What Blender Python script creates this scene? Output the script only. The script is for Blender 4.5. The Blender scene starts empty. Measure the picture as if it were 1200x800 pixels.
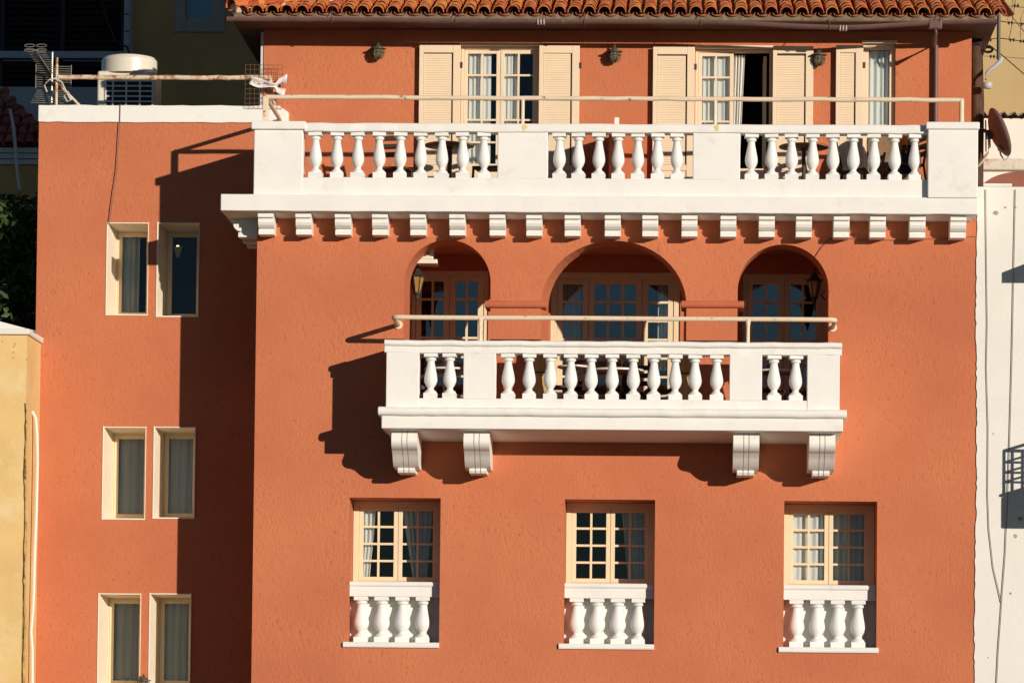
import bpy, bmesh, math, random
from mathutils import Vector, Matrix, Euler
from mathutils.geometry import tessellate_polygon

random.seed(7)
scene = bpy.context.scene
C = scene.collection
PX = 1 / 80.0                      # metres per photo pixel on the main facade

# ------------------------------------------------------------------ camera
F = 4700.0
SHIFT = 258.0
CAM = Vector((10.0, -F * PX, 1.7))
YAW, PITCH, ROLL = math.atan(200 / F), math.atan(222 / F), 0.0105
RM = (Matrix.Rotation(YAW, 3, 'Z') @ Matrix.Rotation(math.pi / 2 + PITCH, 3, 'X') @ Matrix.Rotation(ROLL, 3, 'Z'))
cam_d = bpy.data.cameras.new('camera')
cam_d.sensor_width = 36; cam_d.sensor_fit = 'HORIZONTAL'
cam_d.lens = F / 1200 * 36
cam_d.shift_y = SHIFT / 1200
cam_d.clip_start = 1; cam_d.clip_end = 3000
cam = bpy.data.objects.new('camera', cam_d); C.objects.link(cam)
cam.matrix_world = Matrix.Translation(CAM) @ RM.to_4x4()
scene.camera = cam

# ------------------------------------------------------------------ light
SX, SZ = 0.75, 0.228               # sun: right and up per metre towards the viewer
world = bpy.data.worlds.new('World'); scene.world = world; world.use_nodes = True
nt = world.node_tree; nt.nodes.clear()
sky = nt.nodes.new('ShaderNodeTexSky'); sky.sky_type = 'NISHITA'; sky.sun_disc = False
ELEV = math.atan2(SZ, math.hypot(SX, 1))
sky.sun_elevation = ELEV
sky.sun_rotation = math.atan2(SX, -1)
sky.ozone_density = 4.0; sky.dust_density = 0.0
bgn = nt.nodes.new('ShaderNodeBackground'); bgn.inputs[1].default_value = 0.054
wo = nt.nodes.new('ShaderNodeOutputWorld')
nt.links.new(sky.outputs[0], bgn.inputs[0]); nt.links.new(bgn.outputs[0], wo.inputs[0])
sun_d = bpy.data.lights.new('sun', 'SUN'); sun_d.energy = 4.35; sun_d.angle = math.radians(0.5)
sun_d.color = (1.0, 0.90, 0.785)
sun = bpy.data.objects.new('sun', sun_d); C.objects.link(sun)
sun.rotation_euler = Vector((-SX, 1, -SZ)).to_track_quat('-Z', 'Y').to_euler()
sun.location = (30, -30, 30)
vs = scene.view_settings
vs.view_transform = 'Standard'; vs.look = 'None'; vs.gamma = 1; vs.exposure = 0.0; vs.use_curve_mapping = False


# ------------------------------------------------------------------ helpers
def P(px, py, Y=0.0):
    """point at depth Y seen at photo pixel (px, py)"""
    d = RM @ Vector(((px - 600) / F, -(py - 400 - SHIFT) / F, -1))
    t = (Y - CAM.y) / d.y
    return CAM + d * t

def RC(px0, py0, px1, py1, Y=0.0):
    my, mx = (py0 + py1) / 2, (px0 + px1) / 2
    return (P(px0, my, Y).x, P(px1, my, Y).x, P(mx, py1, Y).z, P(mx, py0, Y).z)   # x0,x1,z0,z1

class MB:
    def __init__(s): s.v = []; s.f = []; s.m = []
    def add(s, verts, faces, mi=0):
        o = len(s.v); s.v += [tuple(v) for v in verts]
        s.f += [tuple(i + o for i in f) for f in faces]; s.m += [mi] * len(faces)
        return s
    def box(s, x0, x1, y0, y1, z0, z1, mi=0):
        if x0 > x1: x0, x1 = x1, x0
        if y0 > y1: y0, y1 = y1, y0
        if z0 > z1: z0, z1 = z1, z0
        v = [(x0, y0, z0), (x1, y0, z0), (x1, y1, z0), (x0, y1, z0), (x0, y0, z1), (x1, y0, z1), (x1, y1, z1), (x0, y1, z1)]
        f = [(0, 3, 2, 1), (4, 5, 6, 7), (0, 1, 5, 4), (1, 2, 6, 5), (2, 3, 7, 6), (3, 0, 4, 7)]
        return s.add(v, f, mi)
    def quad(s, a, b, c, d, mi=0): return s.add([a, b, c, d], [(0, 1, 2, 3)], mi)
    def prism(s, prof, axis, a0, a1, mi=0):
        """prof: 2D polygon; axis 'x': (y,z) swept in x; 'y': (x,z) swept in y; 'z': (x,y) swept in z"""
        def mk(p, a):
            return {'x': (a, p[0], p[1]), 'y': (p[0], a, p[1]), 'z': (p[0], p[1], a)}[axis]
        n = len(prof)
        v = [mk(p, a0) for p in prof] + [mk(p, a1) for p in prof]
        f = [(i, (i + 1) % n, n + (i + 1) % n, n + i) for i in range(n)]
        tri = tessellate_polygon([[Vector((p[0], p[1], 0)) for p in prof]])
        f += [tuple(t) for t in tri] + [tuple(n + i for i in reversed(t)) for t in tri]
        return s.add(v, f, mi)
    def tube(s, pts, r, n=8, mi=0, closed=False):
        pts = [Vector(p) for p in pts]; k = len(pts); rs = r if isinstance(r, (list, tuple)) else [r] * k
        up = Vector((0, 0, 1)); vs_ = []
        for i, p in enumerate(pts):
            if closed: t = pts[(i + 1) % k] - pts[i - 1]
            else: t = pts[min(i + 1, k - 1)] - pts[max(i - 1, 0)]
            t.normalize()
            a = t.cross(up if abs(t.z) < 0.95 else Vector((1, 0, 0))); a.normalize(); b = t.cross(a)
            for j in range(n):
                an = 2 * math.pi * j / n
                vs_.append(p + (a * math.cos(an) + b * math.sin(an)) * rs[i])
        f = []
        for i in range(k if closed else k - 1):
            i2 = (i + 1) % k
            f += [(i * n + j, i * n + (j + 1) % n, i2 * n + (j + 1) % n, i2 * n + j) for j in range(n)]
        if not closed:
            f += [tuple(range(n - 1, -1, -1)), tuple((k - 1) * n + j for j in range(n))]
        return s.add(vs_, f, mi)
    def lathe(s, prof, n=20, c=(0, 0, 0), mi=0, sy=1.0):
        """prof: list of (r, z)"""
        v = []; f = []; k = len(prof)
        for r, z in prof:
            for j in range(n):
                a = 2 * math.pi * j / n
                v.append((c[0] + r * math.cos(a), c[1] + r * math.sin(a) * sy, c[2] + z))
        for i in range(k - 1):
            f += [(i * n + j, i * n + (j + 1) % n, (i + 1) * n + (j + 1) % n, (i + 1) * n + j) for j in range(n)]
        f += [tuple(range(n - 1, -1, -1)), tuple((k - 1) * n + j for j in range(n))]
        return s.add(v, f, mi)
    def sphere(s, c, r, n=10, m=7, mi=0):
        prof = [(max(1e-4, r * math.sin(math.pi * i / m)), -r * math.cos(math.pi * i / m)) for i in range(m + 1)]
        return s.lathe(prof, n, c, mi)
    def mesh(s, name, mats, smooth=False, sharp=35):
        me = bpy.data.meshes.new(name)
        me.from_pydata(s.v, [], s.f)
        if not isinstance(mats, (list, tuple)): mats = [mats]
        for m in mats: me.materials.append(m)
        me.polygons.foreach_set('material_index', s.m)
        bm = bmesh.new(); bm.from_mesh(me)
        bmesh.ops.recalc_face_normals(bm, faces=bm.faces)
        bm.to_mesh(me); bm.free()
        if smooth:
            me.polygons.foreach_set('use_smooth', [True] * len(me.polygons))
            me.set_sharp_from_angle(angle=math.radians(sharp))
        me.update()
        return me

def tag(o, label=None, cat=None, group=None, kind=None):
    if label: o['label'] = label
    if cat: o['category'] = cat
    if group: o['group'] = group
    if kind: o['kind'] = kind
    return o

def obj(name, mb, mat, parent=None, smooth=False, bevel=0, seg=2, loc=None, rot=None, sharp=35):
    me = mb if isinstance(mb, bpy.types.Mesh) else mb.mesh(name, mat, smooth, sharp)
    o = bpy.data.objects.new(name, me); C.objects.link(o)
    if loc is not None: o.location = loc
    if rot is not None: o.rotation_euler = rot
    if parent: o.parent = parent
    if bevel:
        b = o.modifiers.new('bevel', 'BEVEL'); b.width = bevel; b.segments = seg; b.limit_method = 'ANGLE'
        b.angle_limit = math.radians(40); b.harden_normals = False
    return o

def thing(name, label, cat, loc=(0, 0, 0), rz=0, group=None):
    o = bpy.data.objects.new(name, None); C.objects.link(o)
    o.location = loc; o.rotation_euler = (0, 0, rz); o.empty_display_size = 0.1
    return tag(o, label, cat, group)

def copy_tree(o, parent=None):
    c = o.copy(); C.objects.link(c); c.parent = parent
    for ch in list(o.children): copy_tree(ch, c)
    return c

# ------------------------------------------------------------------ materials
def mat(name, col, rough=0.7, var=0.0, vscale=2.0, bump=0.0, bscale=20.0, metal=0.0, spec=0.3, dirt=None, dirt_scale=3.0,
        dirt_lo=0.55, dirt_hi=0.7, objrand=0.0, bump2=0.0, b2scale=60.0, streak=False, dist=0.01):
    m = bpy.data.materials.new(name); m.use_nodes = True
    n = m.node_tree.nodes; l = m.node_tree.links
    b = n['Principled BSDF']; b.inputs['Roughness'].default_value = rough; b.inputs['Metallic'].default_value = metal
    b.inputs['Specular IOR Level'].default_value = spec
    b.inputs['Base Color'].default_value = (*col, 1)
    tc = n.new('ShaderNodeTexCoord')
    geo = n.new('ShaderNodeNewGeometry')
    cur = None
    def rgb(c):
        r = n.new('ShaderNodeRGB'); r.outputs[0].default_value = (*c, 1); return r.outputs[0]
    cur = rgb(col)
    vec = geo.outputs['Position']
    if objrand:
        oi = n.new('ShaderNodeObjectInfo')
        hs = n.new('ShaderNodeHueSaturation')
        mr = n.new('ShaderNodeMapRange'); mr.inputs['To Min'].default_value = 1 - objrand; mr.inputs['To Max'].default_value = 1 + objrand
        l.new(oi.outputs['Random'], mr.inputs['Value']); l.new(mr.outputs[0], hs.inputs['Value'])
        mr2 = n.new('ShaderNodeMapRange'); mr2.inputs['To Min'].default_value = 0.485; mr2.inputs['To Max'].default_value = 0.515
        l.new(oi.outputs['Random'], mr2.inputs['Value']); l.new(mr2.outputs[0], hs.inputs['Hue'])
        l.new(cur, hs.inputs['Color']); cur = hs.outputs[0]
    if var:
        nz = n.new('ShaderNodeTexNoise'); nz.inputs['Scale'].default_value = vscale; nz.inputs['Detail'].default_value = 6
        nz.inputs['Roughness'].default_value = 0.62
        l.new(vec, nz.inputs['Vector'])
        mr = n.new('ShaderNodeMapRange'); mr.inputs['From Min'].default_value = 0.3; mr.inputs['From Max'].default_value = 0.7
        mr.inputs['To Min'].default_value = 1 - var; mr.inputs['To Max'].default_value = 1 + var
        l.new(nz.outputs[0], mr.inputs['Value'])
        mx = n.new('ShaderNodeVectorMath'); mx.operation = 'MULTIPLY'
        l.new(cur, mx.inputs[0]); l.new(mr.outputs[0], mx.inputs[1]); cur = mx.outputs[0]
    if dirt:
        nz = n.new('ShaderNodeTexNoise'); nz.inputs['Scale'].default_value = dirt_scale; nz.inputs['Detail'].default_value = 8
        nz.inputs['Roughness'].default_value = 0.7
        if streak:
            mp = n.new('ShaderNodeMapping'); mp.inputs['Scale'].default_value = (1, 1, 0.12)
            l.new(vec, mp.inputs['Vector']); l.new(mp.outputs[0], nz.inputs['Vector'])
        else: l.new(vec, nz.inputs['Vector'])
        rp = n.new('ShaderNodeMapRange'); rp.inputs['From Min'].default_value = dirt_lo; rp.inputs['From Max'].default_value = dirt_hi
        l.new(nz.outputs[0], rp.inputs['Value'])
        mi = n.new('ShaderNodeMix'); mi.data_type = 'RGBA'
        l.new(rp.outputs[0], mi.inputs[0]); l.new(cur, mi.inputs[6]); mi.inputs[7].default_value = (*dirt, 1)
        cur = mi.outputs[2]
    l.new(cur, b.inputs['Base Color'])
    if bump or bump2:
        prev = None
        for s_, sc, det in ((bump, bscale, 4), (bump2, b2scale, 3)):
            if not s_: continue
            nz = n.new('ShaderNodeTexNoise'); nz.inputs['Scale'].default_value = sc; nz.inputs['Detail'].default_value = det
            nz.inputs['Roughness'].default_value = 0.6
            l.new(vec, nz.inputs['Vector'])
            bp = n.new('ShaderNodeBump'); bp.inputs['Strength'].default_value = s_; bp.inputs['Distance'].default_value = dist
            l.new(nz.outputs[0], bp.inputs['Height'])
            if prev: l.new(prev, bp.inputs['Normal'])
            prev = bp.outputs[0]
        l.new(prev, b.inputs['Normal'])
    return m

def stucco(name, col, fleck=(0.30, 0.075, 0.035), relief=0.6):
    """hand-trowelled render: mottled colour, directional trowel relief, dark flecks in the pits"""
    m = bpy.data.materials.new(name); m.use_nodes = True
    n = m.node_tree.nodes; l = m.node_tree.links; b = n['Principled BSDF']
    b.inputs['Roughness'].default_value = 0.92; b.inputs['Specular IOR Level'].default_value = 0.15
    geo = n.new('ShaderNodeNewGeometry'); vec = geo.outputs['Position']
    big = n.new('ShaderNodeTexNoise'); big.inputs['Scale'].default_value = 0.55; big.inputs['Detail'].default_value = 5; big.inputs['Roughness'].default_value = .6
    l.new(vec, big.inputs['Vector'])
    r1 = n.new('ShaderNodeValToRGB'); r1.color_ramp.elements[0].position = .32; r1.color_ramp.elements[1].position = .7
    r1.color_ramp.elements[0].color = (col[0] * .87, col[1] * .83, col[2] * .84, 1)
    r1.color_ramp.elements[1].color = (col[0] * 1.06, col[1] * 1.10, col[2] * 1.08, 1)
    l.new(big.outputs[0], r1.inputs[0])
    # scratches: noise stretched along a diagonal, warped
    mp = n.new('ShaderNodeMapping'); mp.inputs['Rotation'].default_value = (0, math.radians(22), 0); mp.inputs['Scale'].default_value = (21, 15, 13)
    l.new(vec, mp.inputs['Vector'])
    warp = n.new('ShaderNodeTexNoise'); warp.inputs['Scale'].default_value = 0.9; warp.inputs['Detail'].default_value = 2
    l.new(vec, warp.inputs['Vector'])
    ad = n.new('ShaderNodeMixRGB'); ad.blend_type = 'ADD'; ad.inputs[0].default_value = 1
    sc = n.new('ShaderNodeVectorMath'); sc.operation = 'SCALE'; sc.inputs['Scale'].default_value = 7
    l.new(warp.outputs['Color'], sc.inputs[0])
    l.new(mp.outputs[0], ad.inputs[1]); l.new(sc.outputs[0], ad.inputs[2])
    scr = n.new('ShaderNodeTexNoise'); scr.inputs['Scale'].default_value = 1.0; scr.inputs['Detail'].default_value = 5; scr.inputs['Roughness'].default_value = .65
    l.new(ad.outputs[0], scr.inputs['Vector'])
    # patch mask so that the relief is stronger in places
    pm = n.new('ShaderNodeTexNoise'); pm.inputs['Scale'].default_value = 1.1; pm.inputs['Detail'].default_value = 3
    l.new(vec, pm.inputs['Vector'])
    pr = n.new('ShaderNodeMapRange'); pr.inputs['From Min'].default_value = .35; pr.inputs['From Max'].default_value = .68; pr.inputs['To Min'].default_value = .25
    l.new(pm.outputs[0], pr.inputs['Value'])
    pit = n.new('ShaderNodeMapRange'); pit.inputs['From Min'].default_value = .42; pit.inputs['From Max'].default_value = .31
    l.new(scr.outputs[0], pit.inputs['Value'])
    pf = n.new('ShaderNodeMath'); pf.operation = 'MULTIPLY'
    l.new(pit.outputs[0], pf.inputs[0]); l.new(pr.outputs[0], pf.inputs[1])
    pf2 = n.new('ShaderNodeMath'); pf2.operation = 'MULTIPLY'; pf2.inputs[1].default_value = .6
    l.new(pf.outputs[0], pf2.inputs[0])
    mi = n.new('ShaderNodeMix'); mi.data_type = 'RGBA'
    l.new(pf2.outputs[0], mi.inputs[0]); l.new(r1.outputs[0], mi.inputs[6]); mi.inputs[7].default_value = (*fleck, 1)
    l.new(mi.outputs[2], b.inputs['Base Color'])
    fine = n.new('ShaderNodeTexNoise'); fine.inputs['Scale'].default_value = 34; fine.inputs['Detail'].default_value = 3
    l.new(vec, fine.inputs['Vector'])
    b1 = n.new('ShaderNodeBump'); b1.inputs['Distance'].default_value = 0.030
    st = n.new('ShaderNodeMath'); st.operation = 'MULTIPLY'; st.inputs[1].default_value = relief
    l.new(pr.outputs[0], st.inputs[0]); l.new(st.outputs[0], b1.inputs['Strength'])
    l.new(scr.outputs[0], b1.inputs['Height'])
    b2 = n.new('ShaderNodeBump'); b2.inputs['Distance'].default_value = 0.016; b2.inputs['Strength'].default_value = relief * .7
    l.new(fine.outputs[0], b2.inputs['Height']); l.new(b1.outputs[0], b2.inputs['Normal'])
    l.new(b2.outputs[0], b.inputs['Normal'])
    return m

def glass(name, tint=(0.93, 0.95, 0.95), refl=-0.02):
    m = bpy.data.materials.new(name); m.use_nodes = True
    n = m.node_tree.nodes; l = m.node_tree.links; n.clear()
    o = n.new('ShaderNodeOutputMaterial'); t = n.new('ShaderNodeBsdfTransparent'); g = n.new('ShaderNodeBsdfGlossy')
    t.inputs[0].default_value = (*tint, 1); g.inputs['Roughness'].default_value = 0.015; g.inputs['Color'].default_value = (.9, .95, 1, 1)
    lw = n.new('ShaderNodeFresnel'); lw.inputs['IOR'].default_value = 1.52
    mr = n.new('ShaderNodeMath'); mr.operation = 'ADD'; mr.inputs[1].default_value = refl
    l.new(lw.outputs[0], mr.inputs[0])
    nz = n.new('ShaderNodeTexNoise'); nz.inputs['Scale'].default_value = 2.2
    geo = n.new('ShaderNodeNewGeometry'); l.new(geo.outputs['Position'], nz.inputs['Vector'])
    bp = n.new('ShaderNodeBump'); bp.inputs['Strength'].default_value = .15; bp.inputs['Distance'].default_value = .02
    l.new(nz.outputs[0], bp.inputs['Height']); l.new(bp.outputs[0], g.inputs['Normal'])
    mx = n.new('ShaderNodeMixShader')
    l.new(mr.outputs[0], mx.inputs[0]); l.new(t.outputs[0], mx.inputs[1]); l.new(g.outputs[0], mx.inputs[2])
    l.new(mx.outputs[0], o.inputs[0])
    return m

def cloth(name, col, trans=0.35):
    m = bpy.data.materials.new(name); m.use_nodes = True
    n = m.node_tree.nodes; l = m.node_tree.links; n.clear()
    o = n.new('ShaderNodeOutputMaterial'); d = n.new('ShaderNodeBsdfDiffuse'); t = n.new('ShaderNodeBsdfTranslucent')
    d.inputs[0].default_value = (*col, 1); t.inputs[0].default_value = (*col, 1)
    geo = n.new('ShaderNodeNewGeometry')
    wv = n.new('ShaderNodeTexNoise'); wv.inputs['Scale'].default_value = 90; wv.inputs['Detail'].default_value = 2
    l.new(geo.outputs['Position'], wv.inputs['Vector'])
    bp = n.new('ShaderNodeBump'); bp.inputs['Strength'].default_value = .2; bp.inputs['Distance'].default_value = .003
    l.new(wv.outputs[0], bp.inputs['Height']); l.new(bp.outputs[0], d.inputs['Normal'])
    mx = n.new('ShaderNodeMixShader'); mx.inputs[0].default_value = trans
    l.new(d.outputs[0], mx.inputs[1]); l.new(t.outputs[0], mx.inputs[2]); l.new(mx.outputs[0], o.inputs[0])
    return m

M = {}
M['terra'] = stucco('terracotta_stucco', (0.57, 0.182, 0.086))
M['terra_trim'] = mat('terracotta_trim', (0.50, 0.135, 0.065), .85, .08, 3, .3, 40)
M['white'] = mat('white_masonry_paint', (0.82, 0.795, 0.735), .75, .03, 2.5, .25, 30, bump2=.12, b2scale=8, dirt=(.64, .58, .48), dirt_scale=2.6, dirt_lo=.57, dirt_hi=.88)
M['white_s'] = mat('white_painted_balusters', (0.81, 0.80, 0.76), .6, .02, 4, .12, 40, dirt=(.60, .55, .47), dirt_scale=7, dirt_lo=.64, dirt_hi=.85)
M['cream'] = mat('cream_painted_wood', (0.80, 0.635, 0.415), .55, .04, 4, .12, 60, dirt=(.55, .38, .2), dirt_scale=6, dirt_lo=.66, dirt_hi=.85)
M['cream2'] = mat('pale_cream_shutter_paint', (0.80, 0.63, 0.435), .55, .03, 4, .1, 60, dirt=(.6, .45, .26), dirt_scale=4, dirt_lo=.64, dirt_hi=.88)
M['reveal'] = mat('cream_plaster_reveal', (0.88, 0.77, 0.60), .8, .05, 4, .3, 30)
M['glass'] = glass('window_glass')
M['glass_d'] = glass('loggia_glass', (.88, .91, .92), .03)
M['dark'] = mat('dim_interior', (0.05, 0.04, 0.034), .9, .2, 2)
M['curtain'] = cloth('white_curtain_cloth', (.90, .88, .82), .2)
M['sheer'] = cloth('grey_sheer_cloth', (.90, .86, .78), .2)
M['pipe'] = mat('cream_painted_pipe', (0.78, 0.62, 0.44), .5, .05, 5, .2, 50, dirt=(.34, .12, .04), dirt_scale=9, dirt_lo=.60, dirt_hi=.68)
M['pipe_rusty'] = mat('rusty_painted_pipe', (0.72, 0.55, 0.38), .6, .08, 5, .3, 50, dirt=(.36, .13, .04), dirt_scale=6, dirt_lo=.49, dirt_hi=.60)
M['tile'] = mat('clay_roof_tile', (0.57, 0.155, 0.044), .40, .14, 6, .35, 40, objrand=.14, spec=.5, dirt=(.20, .09, .05), dirt_scale=5, dirt_lo=.58, dirt_hi=.8)
M['pan'] = mat('clay_channel_tile', (0.34, 0.095, 0.04), .7, .2, 6, .3, 40)
M['mortar'] = mat('lime_mortar', (0.62, 0.48, 0.34), .95, .15, 8, .6, 25)
M['gutter'] = mat('brown_gutter_metal', (0.15, 0.08, 0.068), .5, .15, 3, .1, 40, dirt=(.35, .27, .22), dirt_scale=5, dirt_lo=.6, dirt_hi=.8)
M['clip'] = mat('pale_gutter_joint', (0.62, 0.55, 0.46), .5)
M['soffit'] = mat('soffit_timber', (0.11, 0.05, 0.032), .8, .2, 3)
M['iron'] = mat('black_wrought_iron', (0.035, 0.032, 0.028), .5, .2, 20, spec=.5)
M['bronze'] = mat('green_bronze_lamp', (0.10, 0.085, 0.05), .5, .3, 20, spec=.5)
M['amber'] = mat('amber_lamp_glass', (0.36, 0.20, 0.06), .2, .2, 20, spec=.6)
M['lampglass'] = mat('smoky_lamp_glass', (0.13, 0.105, 0.06), .25, .3, 20, spec=.5)
M['wood_d'] = mat('dark_chair_wood', (0.07, 0.042, 0.028), .55, .25, 10)
M['wood_m'] = mat('brown_table_wood', (0.23, 0.125, 0.065), .5, .25, 8)
M['rattan'] = mat('brown_rattan', (0.20, 0.10, 0.04), .6, .3, 30, .5, 60)
M['table_w'] = mat('pale_table_top', (0.72, 0.68, 0.60), .4, .05, 6)
M['orange_c'] = cloth('orange_cloth', (.75, .30, .05), .2)
M['navy_c'] = cloth('navy_cloth', (.03, .035, .08), .1)
M['grey_c'] = cloth('grey_cloth', (.40, .39, .38), .1)
M['tan_c'] = cloth('tan_canvas', (.55, .36, .16), .2)
M['yellow'] = mat('yellow_limewash', (0.74, 0.50, 0.205), .9, .08, 1.2, .35, 18, dirt=(.80, .62, .33), dirt_scale=1.1, dirt_lo=.5, dirt_hi=.7, bump2=.2, b2scale=60)
M['cement'] = mat('grey_cement_patch', (0.42, 0.36, 0.28), .95, .2, 10, .6, 30)
M['whitewash'] = mat('whitewashed_wall', (0.77, 0.74, 0.665), .9, .03, 1.5, .3, 22, dirt=(.60, .55, .48), dirt_scale=1.6, dirt_lo=.60, dirt_hi=.8, bump2=.2, b2scale=60)
M['peel'] = mat('bare_plaster_patch', (0.42, 0.30, 0.19), .95, .25, 20, .5, 40)
M['ochre'] = mat('ochre_wall', (0.56, 0.34, 0.13), .9, .12, .8, .4, 12)
M['tan'] = mat('tan_wall', (0.50, 0.36, 0.17), .9, .06, .9, .3, 12)
M['greyframe'] = mat('grey_frame_paint', (0.42, 0.46, 0.46), .6, .06, 3)
M['louvre'] = mat('black_louvre_wood', (0.030, 0.024, 0.03), .6, .15, 4)
M['red_old'] = mat('old_red_roof_tile', (0.24, 0.06, 0.04), .85, .3, 5, objrand=.2)
M['tank'] = mat('cream_tank_enamel', (0.74, 0.68, 0.55), .32, .03, 3, spec=.5)
M['acgrey'] = mat('grey_unit_paint', (0.60, 0.60, 0.58), .5, .04, 3)
M['black'] = mat('black_recess', (0.01, 0.01, 0.012), .6)
M['alum'] = mat('weathered_aluminium', (0.40, 0.36, 0.30), .45, .2, 20, metal=.6)
M['dish'] = mat('dull_dish_back', (0.20, 0.125, 0.11), .55, .1, 5)
M['dish_g'] = mat('grey_lnb_plastic', (0.45, 0.46, 0.48), .4)
M['pole'] = mat('creosoted_pole_wood', (0.075, 0.04, 0.025), .85, .35, 8, .5, 30, streak=True, dirt=(.14, .08, .05), dirt_scale=14, dirt_lo=.5, dirt_hi=.7)
M['cable'] = mat('dark_cable', (0.05, 0.032, 0.028), .7)
M['cable_r'] = mat('brown_cable', (0.22, 0.13, 0.11), .7)
M['plastic_w'] = mat('white_plastic_sheet', (0.80, 0.74, 0.72), .35)
M['mesh_w'] = mat('rusty_wire', (0.20, 0.10, 0.06), .8)
M['bark'] = mat('tree_bark', (0.06, 0.045, 0.03), .9, .3, 10)
M['leaf'] = mat('dark_green_leaf', (0.045, 0.075, 0.02), .55, .35, 6, objrand=.1)
M['paving'] = mat('quay_paving', (0.05, 0.05, 0.052), .9, .12, 1.2, .3, 8)
M['floor'] = mat('terrace_floor_tile', (0.34, 0.20, 0.13), .7, .1, 3)
M['corr'] = mat('corrugated_sheet', (0.35, 0.30, 0.24), .7, .15, 5)
M['brown_t'] = mat('brown_glazed_tank', (0.28, 0.10, 0.06), .4, .1, 4)
em = bpy.data.materials.new('lit_bulb'); em.use_nodes = True
em.node_tree.nodes['Principled BSDF'].inputs['Emission Color'].default_value = (1, .72, .38, 1)
em.node_tree.nodes['Principled BSDF'].inputs['Emission Strength'].default_value = 9
M['bulb'] = em
sh_ = M['bulb'].copy(); sh_.name = 'lit_shade'; sh_.node_tree.nodes['Principled BSDF'].inputs['Base Color'].default_value = (.25, .15, .06, 1); sh_.node_tree.nodes['Principled BSDF'].inputs['Emission Strength'].default_value = .03; M['lit_shade'] = sh_

# ------------------------------------------------------------------ the setting
g = MB().quad((-600, -600, 0), (600, -600, 0), (600, 900, 0), (-600, 900, 0))
tag(obj('ground', g, M['paving']), 'dark asphalt of the quay road in front of the houses', 'ground', kind='structure')

# ------------------------------------------------------------------ main house
W_Y = 1.80                         # front of the set-back wing
U_Y = 1.88                         # front of the upper storey
LOG_T, LOG_Y = 0.57, 2.37          # arcade wall thickness, back wall of the loggia
house = thing('terracotta_house', 'terracotta stuccoed house with white balustraded balconies and a clay tile roof', 'house', (9, 5, 0))
INV = Matrix.Translation((-9, -5, 0))
def hp(name, mb, m, parent=None, **k):      # part in world coordinates
    o = obj(name, mb, m, parent or house, **k)
    if parent is None: o.matrix_parent_inverse = INV
    return o

def wall_with_holes(mb, outer, holes, Y, mi=0):
    loops = [[Vector((x, z, 0)) for x, z in outer]] + [[Vector((x, z, 0)) for x, z in h] for h in holes]
    pts = [p for lp in loops for p in lp]
    tris = tessellate_polygon(loops)
    mb.add([(p.x, Y, p.y) for p in pts], [tuple(t) for t in tris], mi)

def reveal(mb, front, back, Y0, Y1, mi=0):
    n = len(front)
    v = [(x, Y0, z) for x, z in front] + [(x, Y1, z) for x, z in back]
    mb.add(v, [(i, (i + 1) % n, n + (i + 1) % n, n + i) for i in range(n)], mi)

def rect_loop(x0, x1, z0, z1): return [(x0, z0), (x1, z0), (x1, z1), (x0, z1)]

FX0, FX1 = P(298.5, 500, 0).x, P(1150, 500, 0).x
SLAB_TOP = P(700, 229.5, -.53).z
SLAB_BOT = P(700, 249, -.53).z
TERR_F = SLAB_TOP + 0.15
MSLAB_TOP = P(715, 478, -1.31).z

# lower windows
LW = [(408.5, 583, 515.5, 758), (661, 585, 767, 760), (918.5, 587, 1027.5, 764)]
lw_loops = [rect_loop(*RC(*w)) for w in LW]

def arch_loop(px0, px1, apy, spy, inset_l=0, inset_r=0, inset_t=0, zb=None, n=28):
    mid = (px0 + px1) / 2
    xl, xr = P(px0, spy).x + inset_l * PX, P(px1, spy).x - inset_r * PX
    za, zs = P(mid, apy).z - inset_t * PX, P(mid, spy).z
    cx, rx, rz = (xl + xr) / 2, (xr - xl) / 2, za - zs
    lp = [(xl, zb), (xr, zb)]
    for i in range(n + 1):
        a = math.pi * i / n
        lp.append((cx + rx * math.cos(a), zs + rz * math.sin(a)))
    return lp
AR = [(474, 575, 281, 331, 3.5, 0, 0), (634, 804.5, 282, 358, 7, 3, 0), (864.5, 971, 286.5, 339, 0, 2, 0)]
ZB = MSLAB_TOP + 0.02
ar_f = [arch_loop(a[0], a[1], a[2], a[3], zb=ZB) for a in AR]
ar_b = [arch_loop(*a, zb=ZB) for a in AR]

w = MB()
wall_with_holes(w, rect_loop(FX0, FX1, 0, SLAB_BOT + .02), lw_loops + ar_f, 0)
for lp in lw_loops: reveal(w, lp, lp, 0, .78)
for f, b in zip(ar_f, ar_b): reveal(w, f, b, 0, LOG_T)
hp('front_wall', w, M['terra'])
# side, rear walls and internal floors of the main block
EX1 = FX1
w = MB()
w.quad((FX0, 0, 0), (FX0, 10, 0), (FX0, 10, SLAB_BOT + .02), (FX0, 0, SLAB_BOT + .02))
w.quad((EX1, 0, 0), (EX1, 10, 0), (EX1, 10, SLAB_BOT + .02), (EX1, 0, SLAB_BOT + .02))
hp('side_wall', w, M['terra'])

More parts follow.
